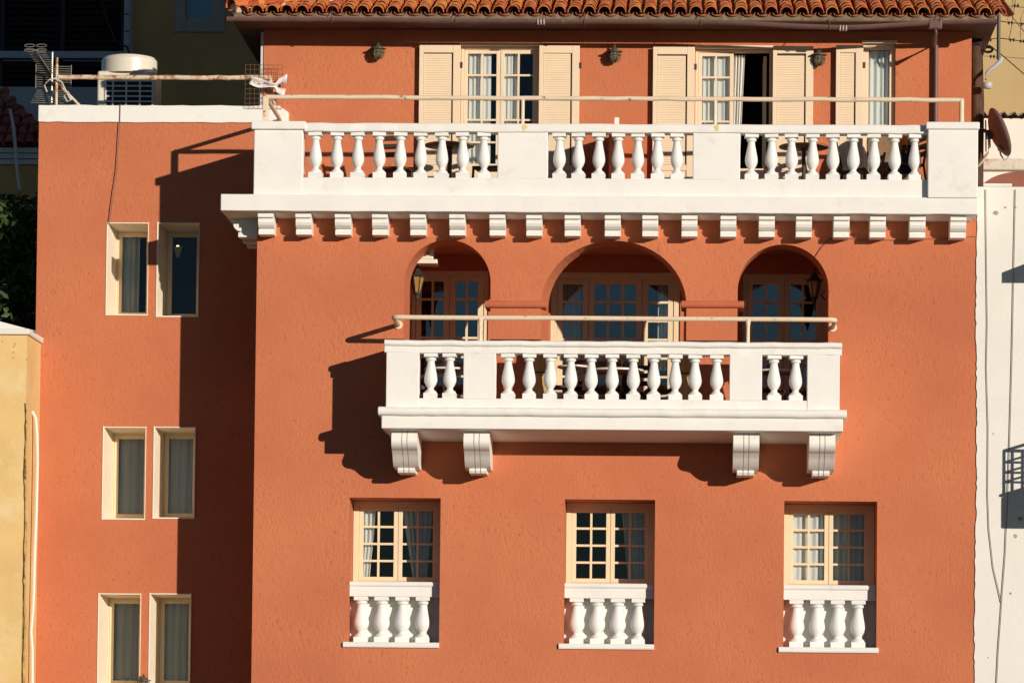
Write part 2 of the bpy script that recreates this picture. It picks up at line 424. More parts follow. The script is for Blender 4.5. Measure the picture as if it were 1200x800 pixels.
# upper storey
UX0, UX1 = P(309, 80, U_Y).x, P(1138.5, 80, U_Y).x
EAVE_Y = U_Y - 0.80
EAVE_Z = P(720, 25, EAVE_Y).z
U_TOP = EAVE_Z + 0.02
D1 = RC(539, 54, 632, 240, U_Y); D2 = RC(814, 57, 905, 240, U_Y); D3 = RC(1011, 51, 1049, 240, U_Y)
doors = [(d[0], d[1], TERR_F, d[3]) for d in (D1, D2, D3)]
UH = 9.5
w = MB()
wall_with_holes(w, rect_loop(UX0, UX1, SLAB_TOP - .05, U_TOP), [rect_loop(*d) for d in doors], U_Y)
for d in doors: reveal(w, rect_loop(*d), rect_loop(*d), U_Y, U_Y + .25)
w.quad((UX0, U_Y, SLAB_TOP - .05), (UX0, UH, SLAB_TOP - .05), (UX0, UH, U_TOP), (UX0, U_Y, U_TOP))
w.quad((UX1, U_Y, SLAB_TOP - .05), (UX1, UH, SLAB_TOP - .05), (UX1, UH, U_TOP), (UX1, U_Y, U_TOP))
w.quad((UX0, UH, SLAB_TOP - .05), (UX1, UH, SLAB_TOP - .05), (UX1, UH, U_TOP), (UX0, UH, U_TOP))
hp('upper_wall', w, M['terra'])
# grey plaster edge of the left corner of the upper wall
w = MB().box(UX0 - .05, UX0 - .004, U_Y + .02, U_Y + .3, SLAB_TOP + .4, U_TOP - .05)
hp('corner_trim', w, M['acgrey'])
w = MB().box(FX0 + .02, P(1138, 230, -.5).x, U_Y - .02 - 1.9, UH, SLAB_BOT + .05, TERR_F)
hp('terrace_floor', w, M['floor'])

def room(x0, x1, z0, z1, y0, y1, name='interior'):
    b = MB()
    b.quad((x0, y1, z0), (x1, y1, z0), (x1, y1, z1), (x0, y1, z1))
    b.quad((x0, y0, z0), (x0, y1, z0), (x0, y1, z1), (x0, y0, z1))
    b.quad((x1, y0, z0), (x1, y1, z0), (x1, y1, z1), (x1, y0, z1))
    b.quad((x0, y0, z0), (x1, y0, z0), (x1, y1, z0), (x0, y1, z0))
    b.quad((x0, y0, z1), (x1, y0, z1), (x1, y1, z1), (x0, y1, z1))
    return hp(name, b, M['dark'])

# ---- windows
def window(x0, x1, z0, z1, Y, fw, cols, sashw=.05, munt=.028, rows=4, parent=house, m='cream', glassm='glass', depth=.09, rowz=None, name='window', bottom=None):
    """cols: list of sashes, each (x_from, x_to, ncols) as fractions of the inside width"""
    f = MB()
    bw = fw if bottom is None else bottom
    f.box(x0, x0 + fw, Y, Y + depth, z0, z1); f.box(x1 - fw, x1, Y, Y + depth, z0, z1)
    f.box(x0 + fw, x1 - fw, Y + .002, Y + depth, z1 - fw, z1); f.box(x0 + fw, x1 - fw, Y + .002, Y + depth, z0, z0 + bw)
    win = hp(name, f, M[m], None if parent is house else parent, bevel=.006)
    ix0, ix1, iz0, iz1 = x0 + fw, x1 - fw, z0 + bw, z1 - fw
    iw = ix1 - ix0
    for (a, b_, nc) in cols:
        sx0, sx1 = ix0 + iw * a + .003, ix0 + iw * b_ - .003
        s = MB(); ys = Y + .018
        s.box(sx0, sx0 + sashw, ys, ys + .05, iz0 + .003, iz1 - .003); s.box(sx1 - sashw, sx1, ys, ys + .05, iz0 + .003, iz1 - .003)
        s.box(sx0 + sashw, sx1 - sashw, ys + .002, ys + .05, iz1 - sashw, iz1 - .003)
        s.box(sx0 + sashw, sx1 - sashw, ys + .002, ys + .05, iz0 + .003, iz0 + sashw)
        gx0, gx1, gz0, gz1 = sx0 + sashw, sx1 - sashw, iz0 + sashw, iz1 - sashw
        pw = (gx1 - gx0 - (nc - 1) * munt) / nc; ph = (gz1 - gz0 - (rows - 1) * munt) / rows
        obj('sash', s, M[m], win, bevel=.004)
        mu = MB()
        for i in range(1, nc):
            xx = gx0 + i * pw + (i - 1) * munt; mu.box(xx, xx + munt, ys + .004, ys + .042, gz0, gz1)
        for j in range(1, rows):
            zz = gz0 + j * ph + (j - 1) * munt
            for i in range(nc):
                xx = gx0 + i * (pw + munt); mu.box(xx, xx + pw, ys + .006, ys + .040, zz, zz + munt)
        if nc == 1:
            for j in range(1, rows):
                zz = gz0 + j * ph + (j - 1) * munt
                obj('glazing_bar', MB().box(gx0, gx0 + pw, ys + .006, ys + .040, zz, zz + munt), M[m], win)
        elif mu.v: obj('glazing_bar', mu, M[m], win)
        for i in range(nc):
            for j in range(rows):
                xx = gx0 + i * (pw + munt); zz = gz0 + j * (ph + munt)
                p = MB().box(xx - .003, xx + pw + .003, ys + .022, ys + .026, zz - .003, zz + ph + .003)
                obj('pane', p, M[glassm], win)
    return win

def curtain(label, x0, x1, z0, z1, Y, folds=6, amp=.03, bot=None, m='curtain', group=None, pinch=None, seed=0):
    """hanging cloth; bot=(x0,x1) hem; pinch=(z fraction, x0, x1) where it is tied back"""
    rnd = random.Random(seed); nx, nz = folds * 8, 14
    v = []; ph = [rnd.uniform(0, 6.28) for _ in range(4)]
    for j in range(nz + 1):
        t = j / nz
        if pinch and t > 0:
            pt = pinch[0]
            if t < pt: k = (t / pt); a = (x0 + (pinch[1] - x0) * k ** 1.6, x1 + (pinch[2] - x1) * k ** 1.6)
            else:
                k = (t - pt) / (1 - pt); bb = bot or (x0, x1); a = (pinch[1] + (bb[0] - pinch[1]) * k ** .7, pinch[2] + (bb[1] - pinch[2]) * k ** .7)
        else:
            bb = bot or (x0, x1); a = (x0 + (bb[0] - x0) * t, x1 + (bb[1] - x1) * t)
        for i in range(nx + 1):
            s = i / nx
            s2 = s + .012 * math.sin(9 * s + ph[0])
            yy = amp * math.sin(2 * math.pi * folds * s + ph[1] + .6 * t) * (.7 + .3 * math.sin(5 * s + ph[2])) + .3 * amp * math.sin(13 * s + ph[3] + 2 * t)
            v.append((a[0] + (a[1] - a[0]) * s2, yy, -t * (z1 - z0)))
    f = [(j * (nx + 1) + i, j * (nx + 1) + i + 1, (j + 1) * (nx + 1) + i + 1, (j + 1) * (nx + 1) + i) for j in range(nz) for i in range(nx)]
    cx = (x0 + x1) / 2
    mb = MB().add([(p[0] - cx, p[1], p[2]) for p in v], f)
    o = obj('curtain', mb, M[m], smooth=True, loc=(cx, Y, z1))
    return tag(o, label, 'curtain', group)

# ---- lower windows with false balustrades
def baluster_mesh(h, wmax, cap, nseg=18, plinth_h=.12, name='baluster'):
    b = MB(); s = wmax / 2; c = cap / 2
    b.box(-c, c, -c, c, 0, h * plinth_h)
    pr = [(.90, plinth_h), (.92, .145), (.84, .165), (.60, .185), (.47, .215), (.46, .235), (.56, .255), (.74, .295), (.92, .35), (1, .405), (.985, .46), (.90, .54), (.78, .62), (.66, .70), (.57, .77), (.53, .82), (.56, .835), (.74, .845), (.78, .862), (.74, .88), (.66, .89), (.80, .905), (.84, .92)]
    b.lathe([(r * s, z * h) for r, z in pr], nseg)
    b.box(-c, c, -c, c, h * .918, h)
    return b.mesh(name, M['white_s'], True, 32)

for k, (lw, lp) in enumerate(zip(LW, lw_loops)):
    x0, x1 = lp[0][0], lp[1][0]; z0, z1 = lp[0][1], lp[2][1]
    px0, py0, px1, py1 = lw
    zr = P((px0 + px1) / 2, py0 + 98, .16).z            # top of the false balustrade
    # back panel and sill
    b = MB().box(x0 - .002, x1 + .002, .40, .46, z0 - .02, zr - .05)
    b.box(x0 - .002, x1 + .002, .46, .79, zr - .16, zr - .052)
    bal = hp('false_balustrade', b, M['white'])
    r = MB()
    zt = zr
    # handrail with a bullnose
    prof = [(.40, zt - .26)]
    prof = [(.398, zt - .22), (.17, zt - .22), (.17, zt - .075), (.155, zt - .07), (.145, zt - .05), (.145, zt - .025), (.155, zt - .008), (.17, zt), (.398, zt)]
    r.prism(prof, 'x', x0 + .003, x1 - .003)
    obj('rail', r, M['white'], bal, bevel=.004)
    sill_z = z0 + .0
    s = MB().prism([(-.035, z0 - .005), (-.045, z0 + .02), (-.045, z0 + .055), (-.03, z0 + .075), (.398, z0 + .075), (.398, z0 - .005)], 'x', x0 - .07, x1 + .0 if k < 2 else x1 + .03)
    obj('sill', s, M['white'], bal, bevel=.006)
    bh = zt - .22 - (z0 + .075)
    bm_ = baluster_mesh(bh, .235, .205)
    for i in range(4):
        bx = P(px0 + 14.8 + i * 24.2, py0 + 140, .28).x
        obj('baluster', bm_, None, bal, loc=(bx, .285, z0 + .075), rot=(0, 0, random.uniform(-.03, .03)))
    # window
    zb = zr - .045
    win = window(x0 + .004, x1 - .004, zb, z1 - .004, .70, .085, [(0, .5, 2), (.5, 1, 2)], sashw=.062, munt=.032, bottom=.075)
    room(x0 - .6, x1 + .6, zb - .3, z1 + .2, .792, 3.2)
# curtains of the lower windows
def wpx(k): return LW[k]
a, b_ = P(424, 640, .95).x, P(436, 640, .95).x
zt, zb = P(460, 590, .95).z, P(460, 676, .95).z
curtain('white sunlit curtain tied back in the lower window below the left bracket pair', P(418, 600, .9).x, P(441, 600, .9).x, zb, zt, .835, 4, .022, bot=(P(420, 670, .9).x, P(434, 670, .9).x), pinch=(.55, P(421, 640, .9).x, P(438, 640, .9).x), seed=1)
curtain('shaded white curtain gathered beside the middle mullion of the tied-back curtain window', P(471, 600, .95).x, P(508, 600, .95).x, zb, zt, .84, 6, .022, bot=(P(484, 670, .95).x, P(501, 670, .95).x), m='sheer', seed=2)
zt, zb = P(715, 592, .95).z, P(715, 680, .95).z
curtain('grey sheer curtain in the right half of the otherwise black lower window', P(728, 600, .95).x, P(760, 600, .95).x, zb, zt, .84, 6, .022, bot=(P(736, 670, .95).x, P(760, 670, .95).x), m='sheer', seed=3)
zt, zb = P(972, 594, .9).z, P(972, 685, .9).z
curtain('bright white curtain filling the left sash of the lower window near the white house', P(924, 600, .9).x, P(968, 600, .9).x, zb, zt, .835, 5, .022, seed=4)
curtain('shaded sheer curtain in the right sash of the lower window near the white house', P(975, 600, .95).x, P(1018, 600, .95).x, zb, zt, .84, 5, .022, m='sheer', seed=5)

# ---- wing
WX0 = P(40, 500, W_Y).x
WING_TOP = P(170, 143, W_Y).z
WW = [(126, 262, 173, 368), (185, 262, 232.5, 370), (121.5, 501, 170, 607), (181, 501, 228, 606), (116, 696, 164, 804), (176, 696, 223, 804)]
ww_loops = [rect_loop(*RC(*q, W_Y)) for q in WW]
w = MB()
wall_with_holes(w, rect_loop(WX0, FX0 + .5, 0, WING_TOP), ww_loops, W_Y)
w.quad((WX0, W_Y, 0), (WX0, UH, 0), (WX0, UH, WING_TOP), (WX0, W_Y, WING_TOP))
w.quad((WX0, UH, 0), (FX0, UH, 0), (FX0, UH, WING_TOP), (WX0, UH, WING_TOP))
hp('wing_wall', w, M['terra'])
w = MB().box(WX0 + .01, UX0 - .06, W_Y + .32, UH - .01, WING_TOP - .25, WING_TOP - .15)
hp('wing_roof_deck', w, M['cement'])
# parapet coping of the wing, slightly uneven
cz0, cz1 = P(170, 143.5, W_Y - .03).z, P(170, 123.5, W_Y - .03).z
pts = 26; v = []; f = []
xa, xb = WX0 - .01, P(338, 130, W_Y - .03).x
for i in range(pts + 1):
    t = i / pts; x = xa + (xb - xa) * t; dz = random.uniform(-.006, .006); dz2 = random.uniform(-.006, .006)
    r_ = .10 if i == pts else 0
    for y in (W_Y - .035, W_Y + .30): v += [(x, y, cz0 + dz2), (x, y, cz1 + dz - r_)]
for i in range(pts):
    o = i * 4; n_ = o + 4
    f += [(o, n_, n_ + 1, o + 1), (o + 1, n_ + 1, n_ + 3, o + 3), (o + 2, o + 3, n_ + 3, n_ + 2), (o, o + 2, n_ + 2, n_)]
f += [(0, 1, 3, 2), (pts * 4, pts * 4 + 2, pts * 4 + 3, pts * 4 + 1)]
hp('parapet_coping', MB().add(v, f), M['white'], bevel=.012)
# wing windows
lab = []
for k, (q, lp) in enumerate(zip(WW, ww_loops)):
    x0, x1, z0, z1 = lp[0][0], lp[1][0], lp[0][1], lp[2][1]
    dep = .76; s1 = .035
    bx0, bx1, bz0, bz1 = x0 + s1, x1 - s1 * .75, z0 + .02, z1 - .03
    b = MB(); reveal(b, lp, rect_loop(bx0, bx1, bz0, bz1), W_Y - .001, W_Y + dep)
    # thin painted edge that laps on to the stucco
    e = .02
    for (ax0, ax1, az0, az1) in ((x0 - e, x0, z0 - e, z1 + e), (x1, x1 + e * .5, z0 - e, z1 + e), (x0, x1, z1, z1 + e * .7), (x0, x1, z0 - e, z0)):
        b.box(ax0, ax1, W_Y - .012, W_Y + .02, az0, az1)
    sur = hp('window_surround', b, M['reveal'])
    win = window(bx0 - .002, bx1 + .002, bz0 - .002, bz1 + .002, W_Y + dep - .07, .02, [(0, 1, 1)], sashw=.068, rows=1, m='cream', glassm='glass')
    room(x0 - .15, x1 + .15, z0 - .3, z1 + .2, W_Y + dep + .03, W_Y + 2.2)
    cy = W_Y + dep + .055
    flo = ['top', 'middle', 'bottom'][k // 2]
    if k == 0:
        curtain('white curtain drawn to one side in the small top-floor wing window', bx0 - .02, bx0 + (bx1 - bx0) * .62, bz0, bz1, cy, 4, .03, seed=10)
    elif k == 1: pass
    else:
        side = 'sunlit' if k % 2 == 0 else 'shaded'
        curtain('sheer grey curtain filling the %s-floor wing window with the %s reveal' % (flo, side), bx0 - .02, bx1 + .02, bz0, bz1, cy, 5, .02, m='sheer', seed=10 + k)
# hanging lamp behind the top-floor window
lx, lz = P(208.5, 293, W_Y + 1.1).x, P(208.5, 293, W_Y + 1.1).z
t = thing('pendant_lamp', 'small lit pendant lamp glowing behind the top-floor wing window', 'lamp', (lx, W_Y + 1.1, lz))
obj('shade', MB().lathe([(.075, .05), (.06, .02), (.02, -.11), (.012, -.115), (.018, -.10), (.055, .02), (.07, .05)], 14), M['lit_shade'], t, smooth=True)
obj('bulb', MB().sphere((0, -.03, .04), .028), M['bulb'], t, smooth=True)
obj('cord', MB().tube([(0, 0, .05), (0, 0, .55)], .005, 5), M['cable'], t)

# ---- white balustrades
def wobble_bar(mb, prof, x0, x1, n=30, amp=.005, mi=0):
    """profile (y,z) swept in x with small unevenness"""
    k = len(prof); v = []; f = []
    offs = [(random.uniform(-amp, amp), random.uniform(-amp, amp)) for _ in range(n + 1)]
    for i in range(n + 1):
        x = x0 + (x1 - x0) * i / n
        for (y, z) in prof: v.append((x, y + offs[i][0], z + offs[i][1]))
    for i in range(n):
        f += [(i * k + j, i * k + (j + 1) % k, (i + 1) * k + (j + 1) % k, (i + 1) * k + j) for j in range(k)]
    tri = tessellate_polygon([[Vector((p[0], p[1], 0)) for p in prof]])
    f += [tuple(t) for t in tri] + [tuple(n * k + i for i in reversed(t)) for t in tri]
    mb.add(v, f, mi)

# upper terrace balustrade: slab, piers, rail, balusters, brackets
YU = -.45
SX0, SX1 = P(258.5, 236, -.53).x, P(1146, 240, -.53).x
s = MB()
wobble_bar(s, [(-.53, SLAB_BOT), (-.53, SLAB_TOP), (.02, SLAB_TOP), (.02, SLAB_BOT)], SX0, SX1, 40, .004)
s.box(SX0 + .003, FX0 - .003, .022, W_Y - .001, SLAB_BOT + .002, SLAB_TOP - .002)
s.prism([(-.46, SLAB_BOT - .0005), (.018, SLAB_BOT - .04), (.018, SLAB_BOT - .0005)], 'x', SX0 + .05, SX1 - .05)
slab = hp('terrace_balustrade', s, M['white'], bevel=.012)
Z_B0 = SLAB_TOP                      # base of the plinth strip
Z_BB = P(460, 208, YU).z             # foot of the balusters
Z_BT = P(460, 154.5, YU).z           # head of the balusters
Z_RT = P(460, 144.5, YU).z           # top of the rail
upx = [(297.5, 355), (583, 642), (812, 867.5), (1087, 1145.5)]
for i, (a, b_) in enumerate(upx):
    xa, xb = P(a, 180, YU).x, P(b_, 180, YU).x
    pm = MB()
    if i == 0:
        pm.box(xa, xb, YU, YU + .32, Z_B0 - .01, Z_BT + .025)
        pm.box(xa - .04, xb + .04, YU - .045, YU + .36, Z_BT + .026, Z_RT + .02)
    elif i == 3:
        pm.box(xa, xb, YU - .11, YU + .30, Z_B0 - .01, Z_BT + .05)
        pm.box(xa - .03, xb + .02, YU - .14, YU + .34, Z_BT + .051, Z_RT + .03)
    else:
        pm.box(xa, xb, YU + .004, YU + .25, Z_BB - .02, Z_BT + .01)
    obj('pier', pm, M['white'], slab, bevel=.014)
st = MB(); xs0, xs1 = P(354, 215, YU).x, P(1088, 215, YU).x
wobble_bar(st, [(YU + .006, Z_B0 - .01), (YU + .006, Z_BB), (YU + .25, Z_BB), (YU + .25, Z_B0 - .01)], xs0, xs1, 30, .004)
obj('plinth', st, M['white'], slab, bevel=.01)
ra = MB()
wobble_bar(ra, [(YU - .02, Z_BT), (YU - .025, Z_BT + .03), (YU - .025, Z_RT - .02), (YU - .01, Z_RT), (YU + .25, Z_RT), (YU + .26, Z_BT)], P(356.5, 150, YU).x, P(1090, 150, YU).x, 40, .006)
obj('rail', ra, M['white'], slab, bevel=.008)
# solid parapet on the return towards the wing
re_ = MB().box(P(298.5, 180, YU).x, P(298.5, 180, YU).x + .22, YU + .323, W_Y - .04, Z_B0 + .001, Z_BT + .03)
re_.box(P(297.5, 180, YU).x - .02, P(298.5, 180, YU).x + .25, YU + .363, W_Y - .04, Z_BT + .031, Z_RT + .012)
obj('return_parapet', re_, M['white'], slab, bevel=.01)
bm_u = baluster_mesh(Z_BT - Z_BB + .004, .185, .195)
cs = [370.7 + i * 24.57 for i in range(9)] + [655.7 + i * 23.05 for i in range(7)] + [880.6 + i * 23.93 for i in range(9)]
for c in cs:
    bx = P(c, 180, YU + .11).x
    obj('baluster', bm_u, None, slab, loc=(bx + random.uniform(-.006, .006), YU + .115, Z_BB - .002), rot=(random.uniform(-.008, .008), random.uniform(-.012, .012), random.uniform(-.08, .08)))
# brackets under the slab
prof = [(0, 0), (33, 0), (33, -6.5), (29, -6.8), (28.5, -9), (29, -12), (27.5, -15.5), (24, -18.5), (20, -20), (20, -21), (23, -21), (23, -27), (0, -27)]
h_ = [(-y * PX, z * PX * .93) for y, z in prof]
hw = 9.3 * PX
brm = MB().prism(h_, 'x', -hw, hw).mesh('bracket', M['white'])
for c in (312, 356, 402, 445.5, 490, 536, 583, 626, 671, 718, 762, 808, 853.5, 898.5, 942, 986, 1028.5, 1075, 1122.5):
    obj('bracket', brm, None, slab, loc=(P(c, 260, -.3).x, 0, SLAB_BOT - .002), bevel=.008)
# brackets on the left flank, projecting over the wing side
for yy in (.14, .72, 1.30):
    obj('bracket', brm, None, slab, loc=(FX0, yy, SLAB_BOT - .003), rot=(0, 0, -math.pi / 2), bevel=.008)

# middle balcony
MP = 1.31
mx0, mx1 = P(447, 490, -1.25).x, P(988, 490, -1.25).x
zc1 = MSLAB_TOP; zc0 = P(715, 488, -1.31).z; zf0 = P(715, 503.5, -1.25).z
s = MB()
bull = [(0.02, zc0), (-1.27, zc0), (-1.30, zc0 + .02), (-1.31, zc0 + .055), (-1.30, zc1 - .02), (-1.27, zc1), (.02, zc1)]
wobble_bar(s, bull, mx0 - .05, mx1 + .05, 40, .005)
s.box(mx0, mx1, -1.25, .02, zf0, zc0 - .001)
s.prism([(-1.20, zf0 - .0005), (.02, zf0 - .09), (.02, zf0 - .0005)], 'x', mx0 + .06, mx1 - .04)
ms = hp('balcony', s, M['white'], bevel=.012)
YM = -1.18
zb0 = zc1; zbb = P(715, 467.5, YM).z; zbt = P(715, 414.5, YM).z; zrt = P(715, 400, YM).z
for (a, b_) in ((452.5, 491), (543, 581), (855, 893), (946, 984)):
    xa, xb = P(a, 440, YM).x, P(b_, 440, YM).x
    big = a < 460 or a > 940
    pm = MB().box(xa, xb, YM, YM + .26, zb0 - .01 if big else zbb - .01, zbt + .002)
    obj('pier', pm, M['white'], ms, bevel=.01)
xl, xr = P(452.5, 440, YM).x, P(984, 440, YM).x
pl = MB(); wobble_bar(pl, [(YM + .01, zb0 - .01), (YM + .01, zbb), (YM + .26, zbb), (YM + .26, zb0 - .01)], P(490, 440, YM).x, P(947, 440, YM).x, 24, .004)
pl.box(xl + .004, xl + .22, YM + .261, -.002, zb0 - .01, zbb); pl.box(xr - .22, xr - .004, YM + .261, -.002, zb0 - .01, zbb)
obj('plinth', pl, M['white'], ms, bevel=.008)
ra = MB()
zm = zrt - .085
wobble_bar(ra, [(YM + .001, zbt), (YM + .001, zm), (YM - .03, zm + .005), (YM - .045, zm + .03), (YM - .04, zrt - .015), (YM - .02, zrt), (YM + .29, zrt), (YM + .29, zbt)], xl - .03, xr + .03, 40, .005)
ra.box(xl - .02, xl + .25, YM + .291, -.002, zbt, zrt - .004); ra.box(xr - .25, xr + .02, YM + .291, -.002, zbt, zrt - .004)
obj('rail', ra, M['white'], ms, bevel=.006)
bm_m = baluster_mesh(zbt - zbb + .004, .190, .195)
for c in [504.4, 527.6] + [596 + i * 24.35 for i in range(11)] + [907.6, 932]:
    obj('baluster', bm_m, None, ms, loc=(P(c, 440, YM + .12).x + random.uniform(-.005, .005), YM + .125, zbb - .002), rot=(0, random.uniform(-.008, .008), random.uniform(-.08, .08)))
# balusters on the two short sides
for xx in (xl + .11, xr - .11):
    for i in range(3):
        obj('baluster', bm_m, None, ms, loc=(xx, -.72 + i * .3, zbb - .002))
# scroll brackets with two grooves
def mid_bracket():
    b = MB()
    def arc(cy, cz, ry, rz, a0, a1, n):
        return [(cy + ry * math.cos(math.radians(a0 + (a1 - a0) * i / n)), cz + rz * math.sin(math.radians(a0 + (a1 - a0) * i / n))) for i in range(n + 1)]
    pf = [(0, 0), (80, 0), (82, -3)] + arc(66, -13, 20, 13, 25, -72, 10) + [(71, -26.5), (66, -29), (62, -33), (57, -38), (50, -43), (44, -45.8), (0, -45.8)]
    pf = [(-y * PX, z * PX) for y, z in pf]
    pf_in = [(y * .975, z * .985) for y, z in pf]
    for (a, c) in ((-15, -3.4), (-2.6, 2.6), (3.4, 15)): b.prism(pf, 'x', a * PX, c * PX)
    b.prism(pf_in, 'x', -14.5 * PX, 14.5 * PX)
    lp = [(0, -45.5 * PX), (-44 * PX, -45.5 * PX), (-46 * PX, -48.5 * PX), (-44 * PX, -52 * PX), (0, -52 * PX)]
    for (a, c) in ((-10, -3.4), (-2.6, 2.6), (3.4, 10)): b.prism(lp, 'x', a * PX, c * PX)
    b.prism([(0, -45.6 * PX), (-42 * PX, -45.6 * PX), (-42 * PX, -51.5 * PX), (0, -51.5 * PX)], 'x', -9.5 * PX, 9.5 * PX)
    b.v = [(x, y, z * .89) for x, y, z in b.v]
    return b.mesh('scroll_bracket', M['white'], True, 40)
mbk = mid_bracket()
for c in (474, 558.5, 874.5, 963.5):
    obj('scroll_bracket', mbk, None, ms, loc=(P(c, 520, -1.0).x, 0, zf0 - .012), bevel=.007)

# imposts between the arches
for (a, b_) in ((568, 640), (798, 872)):
    zi = P((a + b_) / 2, 356.5, -.03).z
    b = MB(); pr = [(.05, zi - .05), (-.03, zi - .05), (-.055, zi - .03), (-.06, zi), (-.055, zi + .03), (-.03, zi + .05), (.05, zi + .05)]
    b.prism(pr, 'x', P(a, 356, 0).x, P(b_, 356, 0).x)
    b.box(P(a, 356, 0).x + .004, P(b_, 356, 0).x - .004, .051, LOG_T - .02, zi - .048, zi + .048)
    hp('impost', b, M['terra_trim'], bevel=.012)

# loggia shell
lx0, lx1 = P(440, 400, 1).x, P(1000, 400, 1).x
lz1 = P(700, 276, 0).z
LWIN = [(481, 317, 572, 1), (645, 319, 797, 2), (870, 321, 968, 3)]
shell = MB()
bz0 = MSLAB_TOP
lwin_r = []
for (a, py, b_, kk) in LWIN:
    zt = P((a + b_) / 2, py, LOG_Y).z
    lwin_r.append((P(a, 380, LOG_Y).x, P(b_, 380, LOG_Y).x, bz0 + .06, zt))
wall_with_holes(shell, rect_loop(lx0, lx1, bz0 - .02, lz1), [rect_loop(*r) for r in lwin_r], LOG_Y)
for r in lwin_r: reveal(shell, rect_loop(*r), rect_loop(*r), LOG_Y, LOG_Y + .2)
shell.quad((lx0, LOG_T, bz0), (lx0, LOG_Y, bz0), (lx0, LOG_Y, lz1), (lx0, LOG_T, lz1))
shell.quad((lx1, LOG_T, bz0), (lx1, LOG_Y, bz0), (lx1, LOG_Y, lz1), (lx1, LOG_T, lz1))
shell.quad((lx0, LOG_T, lz1), (lx1, LOG_T, lz1), (lx1, LOG_Y, lz1), (lx0, LOG_Y, lz1))
hp('loggia_wall', shell, M['terra'])
hp('loggia_floor', MB().box(lx0, lx1, .03, LOG_Y + .2, bz0 - .06, bz0 + .004), M['floor'])
# inside face of the arcade wall
w = MB(); wall_with_holes(w, rect_loop(lx0, lx1, bz0 - .02, lz1), ar_b, LOG_T)
hp('arcade_inner_face', w, M['terra'])
r1, r2, r3 = lwin_r
window(*r1, LOG_Y + .03, .07, [(0, .5, 2), (.5, 1, 2)], sashw=.09, munt=.035, rows=7, glassm='glass_d', m='cream')
window(*r2, LOG_Y + .03, .10, [(0, .27, 1), (.27, .73, 3), (.73, 1, 1)], sashw=.085, munt=.035, rows=7, glassm='glass_d', m='cream')
window(*r3, LOG_Y + .03, .07, [(0, .5, 2), (.5, 1, 2)], sashw=.085, munt=.035, rows=7, glassm='glass_d', m='cream')
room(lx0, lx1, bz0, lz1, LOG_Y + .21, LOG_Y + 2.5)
zt, zb = P(720, 326, 2.7).z, P(720, 404, 2.7).z
curtain('cream curtain behind the left casement of the loggia middle window', P(651, 360, 2.62).x, P(680, 360, 2.62).x, zb - .4, zt, 2.62, 6, .03, seed=20)
curtain('white curtain catching the sun behind the right casement of the loggia middle window', P(771, 360, 2.62).x, P(786, 360, 2.62).x, zb - .4, zt, 2.62, 3, .03, seed=21)

# ---- upper doors and shutters
def french(d, cols, rows=5):
    return window(d[0] + .003, d[1] - .003, d[2] + .002, d[3] - .003, U_Y + .06, .045 if rows > 1 else .035, cols, sashw=.058 if rows > 1 else .045, munt=.028, rows=rows, m='cream2', name='french_door', depth=.10, bottom=.62 if rows > 1 else .075)
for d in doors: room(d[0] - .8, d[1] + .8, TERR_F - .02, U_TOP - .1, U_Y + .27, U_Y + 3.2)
french(doors[0], [(0, .5, 2), (.5, 1, 2)])
french(doors[1], [(0, .5, 2)])
french(doors[2], [(0, 1, 1)], rows=1)
# open leaf of the middle door, swung inwards against its jamb
d = doors[1]; m_ = MB(); xo = d[1] - .09
m_.box(xo - .05, xo, U_Y + .17, U_Y + .27, TERR_F + .05, d[3] - .09); m_.box(xo - .05, xo, U_Y + .78, U_Y + .86, TERR_F + .05, d[3] - .09)
for j in range(7):
    zz = TERR_F + .05 + j * (d[3] - TERR_F - .2) / 6
    m_.box(xo - .045, xo - .005, U_Y + .27, U_Y + .78, zz, zz + .05)
hp('open_door_leaf', m_, M['cream2'])
cz0_, cz1_ = TERR_F + .04, doors[0][3] - .1
d = doors[0]
curtain('white curtain in the left leaf of the closed French door', d[0] + .1, d[0] + .46, cz0_, cz1_, U_Y + .185, 5, .022, seed=30)
curtain('white curtain part drawn in the right leaf of the closed French door', d[0] + .62, d[0] + .86, cz0_, cz1_, U_Y + .185, 4, .022, seed=31)
d = doors[1]
curtain('white curtain behind the glazed leaf of the half-open French door', d[0] + .08, d[0] + .56, cz0_, d[3] - .1, U_Y + .185, 6, .022, seed=32)
curtain('white curtain billowing beside the dark gap of the half-open French door', d[0] + .57, d[0] + .76, cz0_, d[3] - .07, U_Y + .20, 4, .035, bot=(d[0] + .56, d[0] + .66), seed=33)
d = doors[2]
curtain('white curtain in the narrow French door near the downpipe', d[0] + .02, d[1] - .02, cz0_, d[3] - .08, U_Y + .185, 5, .022, seed=34)
# lintel boards over the doors
for d in doors:
    hp('lintel_board', MB().box(d[0] - .02, d[1] + .02, U_Y - .03, U_Y + .055, d[3] - .002, d[3] + .045), M['cream2'], bevel=.006)

